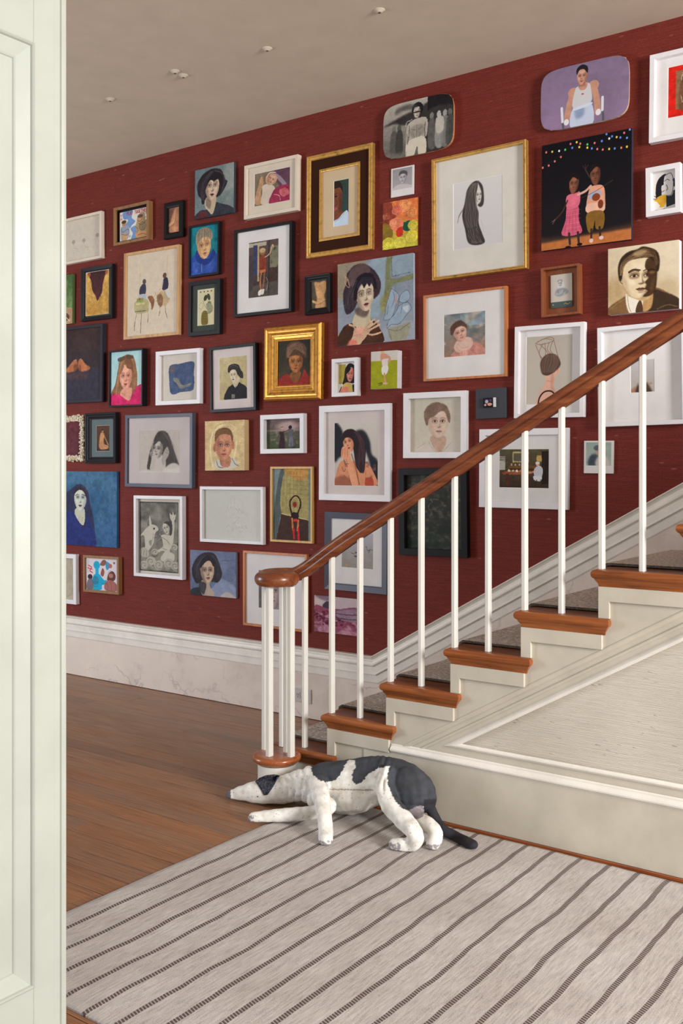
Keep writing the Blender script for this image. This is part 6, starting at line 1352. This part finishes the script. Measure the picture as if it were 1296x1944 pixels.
canvas('canvas_painting', 'narrow sliver of green canvas showing beside the white door at far left', 'painting', (92, 137.3, 527, 616, 520.7, 617), .025, a_green, (90, 120, 70), (84, 100, 60))
framed('framed_painting', 'black framed painting of dark reddish hair hanging over a golden ground', 'painting', (153.7, 213, 510.8, 610, 500, 604), .03, 'bevelled', .026, B_, a_hair_back, (206, 160, 84), (161.3, 206.5, 515.5, 601), 'mat_darkgreen')
framed('framed_drawing', 'large natural wood framed drawing of two women riding animals head to head', 'drawing', (234.6, 338.9, 481.5, 645, 463.6, 635), .028, 'flat', .018, 'frame_natural', a_riders, (210, 196, 174))
framed('framed_painting', 'large dark framed painting of two lit bare feet, at far left edge behind the door', 'painting', (84, 193.7, 622, 764, 618.5, 766), .035, 'flat', .02, 'frame_darkgrey', a_feet, (60, 46, 48))
framed('framed_painting', 'black framed portrait of a smiling woman in a pink top with sunglasses on her head', 'painting', (206, 270, 667, 771, 660.6, 771.8), .045, 'flat', .010, B_, a_pinkwoman, (170, 208, 210))
framed('framed_textile', 'white framed scrap of blue cloth mounted on off-white paper', 'artwork', (295, 379, 667.6, 770, 660.6, 765.5), .033, 'deep', .026, W_, a_bluecloth, (204, 196, 184))
framed('framed_photograph', 'black framed sepia photograph of a seated nude in a wide grey-blue mat', 'photograph', (160.6, 219, 785, 879.6, 782.4, 879), .034, 'slope', .042, B_, a_sepnude, (90, 60, 40), (182.5, 207.5, 808, 857), 'mat_bluegrey', pane=True)
framed('framed_drawing', 'large grey framed pencil drawing of a long-haired girl holding her face', 'drawing', (237, 364.5, 788, 924, 784, 927), .032, 'flat', .022, 'frame_slate', a_girl, (202, 190, 178), (264.5, 341, 817, 896.5), 'mat_pink', pane=True)
canvas('canvas_painting', "unframed canvas of a pale woman with dark bob, highest in left half of wall", 'painting', (370, 443.4, 323, 416.7, 308.6, 403.4), .022, a_woman1, (120, 134, 136), (66, 70, 78))
framed('framed_painting', 'thin black framed painting of a braided-hair youth in a blue jacket on teal', 'painting', (357, 415, 430, 527, 419, 520), .03, 'flat', .012, B_, a_blueboy, (30, 124, 136))
framed('framed_collage', 'black framed perforated card with leaf shapes in a dark green mat', 'artwork', (357, 417, 535.5, 638, 529, 634), .032, 'flat', .024, B_, a_card, (206, 198, 160), (375, 406.5, 551, 619), 'mat_darkgreen')
framed('framed_photograph', 'white framed picture of a laughing child in white and magenta clothes', 'photograph', (463, 564.7, 314.8, 416.7, 293, 398.8), .034, 'flat', .02, 'frame_cream', a_pinkkid, (124, 108, 90), (482.5, 550, 331, 393), 'mat_cream')
framed('framed_photograph', 'tall black framed photograph of a person standing in a subway car, wide white mat', 'photograph', (443.5, 553, 438, 602, 418, 591), .036, 'flat', .018, B_, a_subway, (90, 76, 70), (471, 528, 461.5, 567), 'mat_white')
framed('framed_painting', 'gold framed portrait slice of half a face within a wide dark brown border', 'painting', (580.7, 705.7, 297.8, 490.7, 270, 472), .03, 'bead2', .028, 'frame_gold', a_halfface, (52, 68, 62), (633, 661.5, 344, 431), 'mat_beige', inner=[(.058, .018, 'velvet_brown', 'velvet_panel', .001), (.016, .022, 'frame_gold', 'inner_frame', .003)])
framed('framed_painting', 'small glossy black framed painting of a headless bare torso with folded arm', 'painting', (577.7, 625.5, 524.7, 598, 517, 593), .03, 'slope', .034, B_, a_torso, (96, 84, 66))
framed('framed_painting', 'ornate gilt framed oil portrait of a curly-haired boy in a red collar', 'painting', (498.6, 606, 620.8, 761, 611.6, 757.4), .045, 'gilt', .088, 'frame_oldgold', a_goldboy, (50, 46, 38))
framed('framed_photograph', 'black framed vintage sepia photograph of a dark-haired woman looking left, white mat', 'photograph', (397.5, 484.7, 661, 782.9, 648.6, 779), .034, 'flat', .018, B_, a_bwphoto, (190, 176, 132), (415.5, 468.5, 679, 760), 'mat_pink')
canvas('canvas_painting', 'small cream unframed canvas portrait of a boy with big ears and open collar', 'painting', (389, 463.8, 799.8, 893.5, 796.8, 892.8), .042, a_boycanvas, (214, 190, 140), (214, 186, 138))
framed('framed_photograph', 'small white framed photograph of two people standing in a stormy meadow', 'photograph', (493.5, 575.6, 788, 861.6, 784.5, 860), .034, 'deep', .027, W_, a_couple, (110, 96, 92))
framed('framed_photograph', 'tall yellow wood framed photograph of a figure in red stockings raising both arms', 'photograph', (512.5, 592.3, 886, 1027.8, 885.5, 1032.5), .02, 'flat', .013, 'frame_yellow', a_redlegs, (140, 120, 84))
framed('framed_drawing', 'wide white framed barely visible embossed relief on off-white paper', 'artwork', (379, 499, 923.7, 1027.8, 924, 1034.8), .026, 'deep', .019, W_, a_emboss, (200, 198, 190))
canvas('canvas_painting', 'small blue-grey canvas of a woman with messy dark curls, low near the skirting', 'painting', (361, 447.6, 1043.6, 1128, 1048.7, 1136), .018, a_curly, (104, 114, 142), (128, 134, 156))
framed('framed_photograph', "large pale wood framed picture with white mat, directly behind the banister's scroll end", 'picture', (460.8, 582, 1045, 1186.4, 1052.6, 1201.4), .022, 'flat', .014, 'frame_cherry', a_halftone, (150, 140, 142), (490.5, 533, 1082, 1154), 'mat_white')
canvas('canvas_painting', 'blue unframed canvas of a long-haired pale woman, left edge beside the door', 'painting', (100, 221.5, 895, 1031, 894.7, 1040.5), .02, a_bluewoman, (66, 104, 138), (46, 92, 140))
framed('framed_drawing', 'white framed cream drawing cut off by the white door, lowest at far left', 'drawing', (100, 144, 1051, 1144, 1051.7, 1147), .03, 'deep', .03, W_, a_cream, (176, 166, 146))
framed('framed_print', 'small oak framed cartoon print of a bright cyan figure and a boy', 'print', (157.4, 225, 1055, 1122.7, 1056, 1129.7), .032, 'flat', .018, 'frame_oak', a_cyan, (216, 208, 212))
framed('framed_drawing', 'tall white framed grey ink drawing of a nude figure among fish and swirling waves', 'drawing', (253.5, 345.8, 940.6, 1093, 942, 1101.4), .034, 'deep', .021, W_, a_mermaid, (130, 124, 114), (264.3, 338.5, 951.5, 1083), 'mat_cream', pane=True)
framed('framed_print', 'tiny white framed print of a black-haired woman looking over her shoulder', 'print', (629, 678, 681.8, 753.6, 678, 751), .034, 'deep', .021, W_, a_smallwoman, (222, 214, 206))
canvas('canvas_painting', 'small deep-edged canvas of a figure in white shorts on lime green', 'painting', (703.8, 753.6, 668, 739, 664.5, 736.8), .048, a_greenfig, (154, 158, 24), (226, 222, 226))
canvas('canvas_painting', "unframed canvas of red-lipped woman pressing a hand to her chest beside blue sculpture", 'painting', (641, 784.5, 502, 658, 480, 644), .018, a_hand, (138, 150, 162), (178, 186, 204))
rt_ = framed('framed_photograph', "white framed photograph of a tattooed black-haired woman with hand at her mouth", 'photograph', (605, 739.9, 771, 949, 765, 952.8), .024, 'deep', .036, W_, a_tattoo, (200, 192, 182), (634, 717, 803, 922), 'mat_pink')
framed('framed_drawing', 'white framed soft pastel portrait drawing of a boy in a V-neck shirt', 'drawing', (764.8, 884, 746.7, 869.6, 740.7, 869.8), .03, 'deep', .031, W_, a_boydraw, (200, 192, 176))
framed('framed_photograph', 'black framed nearly black foliage picture seen behind the handrail', 'photograph', (756, 886, 889, 1053.6, 888, 1058.5), .032, 'deep', .036, 'frame_blackwood', a_darkforest, (60, 60, 54), pane=True)
framed('framed_drawing', 'slate grey framed print of scattered marks in a white mat, behind the lowest balusters', 'print', (615.5, 733.6, 971.5, 1117.6, 976, 1129), .026, 'bevelled', .036, 'frame_slate', a_sparse, (170, 166, 168), (648, 708, 1010, 1077), 'mat_white')
canvas('unframed_photograph', 'small unframed picture of a rocky pink landscape, lowest on the wall behind the balusters', 'photograph', (596.5, 679, 1129.9, 1197.5, 1137, 1208.5), .012, a_redland, (150, 90, 110), (90, 50, 60))
framed('framed_drawing', 'large gold framed drawing of a woman with hair falling to her hips, wide cream mat', 'drawing', (818.5, 997.5, 303, 532.7, 263, 509), .036, 'bead2', .017, 'frame_gold', a_longhair, (210, 208, 206), (860, 953.5, 348.8, 474.7), 'mat_ivory')
canvas('canvas_painting', 'black canvas of two children, one with a violin, under a string of coloured lights', 'painting', (1027.9, 1198, 277.6, 475.8, 242.6, 454.6), .027, a_kids, (18, 16, 22), (60, 50, 62))
framed('framed_print', "white framed picture with bright red field, cut off at the photo's top right", 'print', (1231.8, 1352, 106.3, 270.7, 76, 251), .035, 'deep', .022, W_, a_redmat, (206, 34, 24), (1267, 1322, 128.6, 225), 'mat_white')
framed('framed_collage', 'small white framed black and ochre paper collage at the right edge of the photo', 'artwork', (1225, 1291, 320, 411.9, 306.5, 402.5), .034, 'deep', .024, W_, a_collage, (216, 214, 208))
framed('framed_photograph', 'blond wood framed portrait of a short-haired boy in a fur ruff against clouds, white mat', 'photograph', (803, 960.5, 561.5, 724, 541.8, 714.7), .026, 'flat', .012, 'frame_cherry', a_ruffboy, (130, 134, 134), (841.7, 920.7, 597.5, 679), 'mat_white')
canvas('canvas_painting', 'unframed sepia canvas portrait of a man in suit and tie, right edge of the wall', 'painting', (1153.9, 1288.5, 473.4, 597.8, 454.4, 586), .04, a_sepiaman, (206, 190, 156), (222, 220, 226))
framed('framed_photograph', 'white framed picture of a woman from behind with a twig basket on her head', 'photograph', (975.7, 1108, 620.5, 794, 610.5, 791.5), .032, 'deep', .021, W_, a_basket, (180, 172, 160), (998, 1086, 640.5, 769.5), 'mat_white')
framed('framed_photograph', "very large white framed sheet with one tiny picture in its middle, behind the handrail", 'photograph', (1134, 1302, 625.6, 810.5, 603, 804.5), .038, 'deep', .02, W_, a_hill, (182, 180, 182), (1196, 1241.7, 684, 746), 'mat_white')
framed('framed_photograph', 'white framed photograph of an old person seated at a kitchen table, behind the balusters', 'photograph', (909, 1077.8, 815, 962.6, 812, 968), .022, 'deep', .032, W_, a_kitchen, (90, 80, 60), (947, 1041.5, 853, 926), 'mat_white')
# open box frame holding an old cabinet card
D_ = .042; x0, x1, z0, z1, ro = quad((1026.3, 1098.8, 510.5, 602, 498, 595.8), D_)
r = root('shadow_box', x0, x1, z0, z1, ro, 'brown wooden box frame holding an old cabinet card photograph', 'frame'); hw, hh = (x1-x0)/2, (z1-z0)/2
mb = MB(); mb.rings([rect_loop(-hw+i, hw-i, -hh+i, hh-i, -h_) for i, h_ in ((0, .001), (0, D_), (.011, D_), (.011, .006))], caps=False); loc_obj(mb, 'frame', PAL['frame_walnut'], r, bevel=.001)
mb = MB(); mb.rings([rect_loop(-hw+.01, hw-.01, -hh+.01, hh-.01, -.002), rect_loop(-hw+.01, hw-.01, -hh+.01, hh-.01, -.007)]); loc_obj(mb, 'backing_board', PAL['frame_walnut'], r)
m_ = imgmat('cabinet_card_art', a_cabinet, hw*1.14, hh*1.36, (196, 190, 178), 77); uvplane('cabinet_card', -hw*.6, hw*.52, -hh*.64, hh*.7, -.014, m_, r, .003)
# shell frame
D_ = .022; x0, x1, z0, z1, ro = quad((98, 156.7, 789, 876, 790, 876.6), D_)
r = root('shell_frame', x0, x1, z0, z1, 0, 'ornate cream frame encrusted with tiny shells, cut off by the door', 'frame'); hw, hh = (x1-x0)/2, (z1-z0)/2
bt = .05
mb = MB(); mb.rings([rect_loop(-hw+i, hw-i, -hh+i, hh-i, -h_) for i, h_ in ((.012, .001), (.012, .008), (bt-.012, .008), (bt-.012, .002))], caps=False); loc_obj(mb, 'frame', PAL['shell'], r)
m_ = imgmat('shell_fill', a_shellfill, 2*(hw-bt), 2*(hh-bt), (92, 44, 50), 78); uvplane('artwork', -hw+bt-.012, hw-bt+.012, -hh+bt-.012, hh-bt+.012, -.004, m_, r)
rs_ = random.Random(9); mb = MB()
def shell_at(mb, cx, cz, rad, hgt):
    a0_ = rs_.uniform(0, 6.28); el = rs_.uniform(.6, 1.4)
    ring0 = []; ring1 = []
    for i in range(6):
        a_ = a0_+i*PI/3; ring0.append((cx+rad*math.cos(a_)*el, -.006, cz+rad*math.sin(a_)/el)); ring1.append((cx+rad*.6*math.cos(a_)*el, -hgt, cz+rad*.6*math.sin(a_)/el))
    mb.rings([ring0, ring1])
per = 2*(2*hw+2*hh)
for i in range(620):
    t_ = rs_.uniform(0, 4*(hw+hh)); dd_ = abs(rs_.gauss(0, .4))
    off = rs_.uniform(.002, bt-.006)
    if rs_.random() < .25: off -= .006
    if t_ < 2*hw: px_, pz_ = -hw+t_, hh-off
    elif t_ < 4*hw: px_, pz_ = -hw+(t_-2*hw), -hh+off
    elif t_ < 4*hw+2*hh: px_, pz_ = -hw+off, -hh+(t_-4*hw)
    else: px_, pz_ = hw-off, -hh+(t_-4*hw-2*hh)
    shell_at(mb, px_, pz_, rs_.uniform(.004, .0085), rs_.uniform(.010, .022))
o = loc_obj(mb, 'shell_crust', PAL['shell'], r); o['kind'] = 'stuff'
# two screen-shaped panels with rounded corners
def tvpanel(label, q, D, fn, bg, edge):
    cnt[0] += 1
    x0, x1, z0, z1, ro = quad(q, D)
    r = root('shaped_panel', x0, x1, z0, z1, ro, label, 'painting'); hw, hh = (x1-x0)/2, (z1-z0)/2
    N = 64; loop = []
    for i in range(N):
        a_ = 2*PI*i/N; c_, s_ = math.cos(a_), math.sin(a_); n_ = 5.2
        loop.append((hw*math.copysign(abs(c_)**(2/n_), c_), hh*math.copysign(abs(s_)**(2/n_), s_)))
    rr = random.Random(3)
    jag = [rr.uniform(-.0016, .0016) for _ in range(N)]
    def ring(k, y, j=0): return [(a_*k+(jag[i] if j else 0), y, b_*k+(jag[-i] if j else 0)) for i, (a_, b_) in enumerate(loop)]
    mb = MB(); mb.rings([ring(.96, -.001), ring(.975, -D*.5, 1), ring(1.0, -D+.003, 1), ring(.996, -D)]); loc_obj(mb, 'panel_edge', PAL[edge], r)
    mb = MB(); mb.rings([ring(.997, -D+.0001), ring(.99, -D-.0012)], caps=True)
    m_ = imgmat('shaped_panel_art', fn, 2*hw, 2*hh, bg, 100+cnt[0])
    o = loc_obj(mb, 'painted_face', m_, r); uv = o.data.uv_layers.new(name='UVMap')
    for p in o.data.polygons:
        for li in p.loop_indices:
            c = o.data.vertices[o.data.loops[li].vertex_index].co; uv.data[li].uv = ((c.x+hw)/(2*hw), (c.z+hh)/(2*hh))
tvpanel('black and white rounded panel painting of a shirtless man among onlookers', (727, 861, 203, 307, 172, 279), .028, a_tvbw, (150, 146, 138), 'copper_edge')
tvpanel('violet rounded panel painting of a gymnast in a white vest', (1025.8, 1194.5, 137, 253, 99, 221), .03, a_gym, (134, 114, 142), 'card_edge')
# instant photographs
def instant(label, q, fn, bg, D=.008):
    cnt[0] += 1
    x0, x1, z0, z1, ro = quad(q, D); r = root('instant_photograph', x0, x1, z0, z1, ro, label, 'photograph', None); hw, hh = (x1-x0)/2, (z1-z0)/2
    mb = MB(); mb.box(-hw, hw, -D, -.001, -hh, hh); loc_obj(mb, 'border_card', PAL['mat_white'], r, bevel=.0008)
    m_ = imgmat('instant_art', fn, hw*1.76, hh*1.5, bg, 100+cnt[0]); uvplane('image_area', -hw*.86, hw*.86, -hh*.52, hh*.9, -D-.0003, m_, r, .0006)
instant('small instant photograph of a dark-haired young man, under the black and white rounded panel', (742, 785, 321, 375, 312.5, 368.5), a_polaboy, (156, 152, 156))
instant('small instant photograph of a blurred figure, behind the banister at right', (1108, 1163.7, 836.7, 898.5, 836.7, 899), a_pola2, (160, 174, 164), .012)
canvas('canvas_painting', 'tiny unframed canvas of orange and yellow rose petals', 'painting', (726.4, 792.6, 386, 474.7, 374, 466), .012, a_swirl, (206, 120, 66), (120, 60, 40))
# dark square block with a tiny photograph
D_ = .024; x0, x1, z0, z1, ro = quad((902.8, 959.2, 739, 795.5, 735, 793), D_)
r = root('mounted_photograph', x0, x1, z0, z1, ro, 'square dark grey block with one tiny photograph mounted at its centre', 'photograph'); hw, hh = (x1-x0)/2, (z1-z0)/2
mb = MB(); mb.box(-hw, hw, -D_, -.001, -hh, hh); loc_obj(mb, 'block', PAL['block_grey'], r, bevel=.001)
m_ = imgmat('tiny_art', a_tiny, hw*.8, hh*.64, (40, 30, 40), 79, .3, 1200); uvplane('tiny_photograph', -hw*.42, hw*.38, -hh*.26, hh*.36, -D_-.012, m_, r, .011)
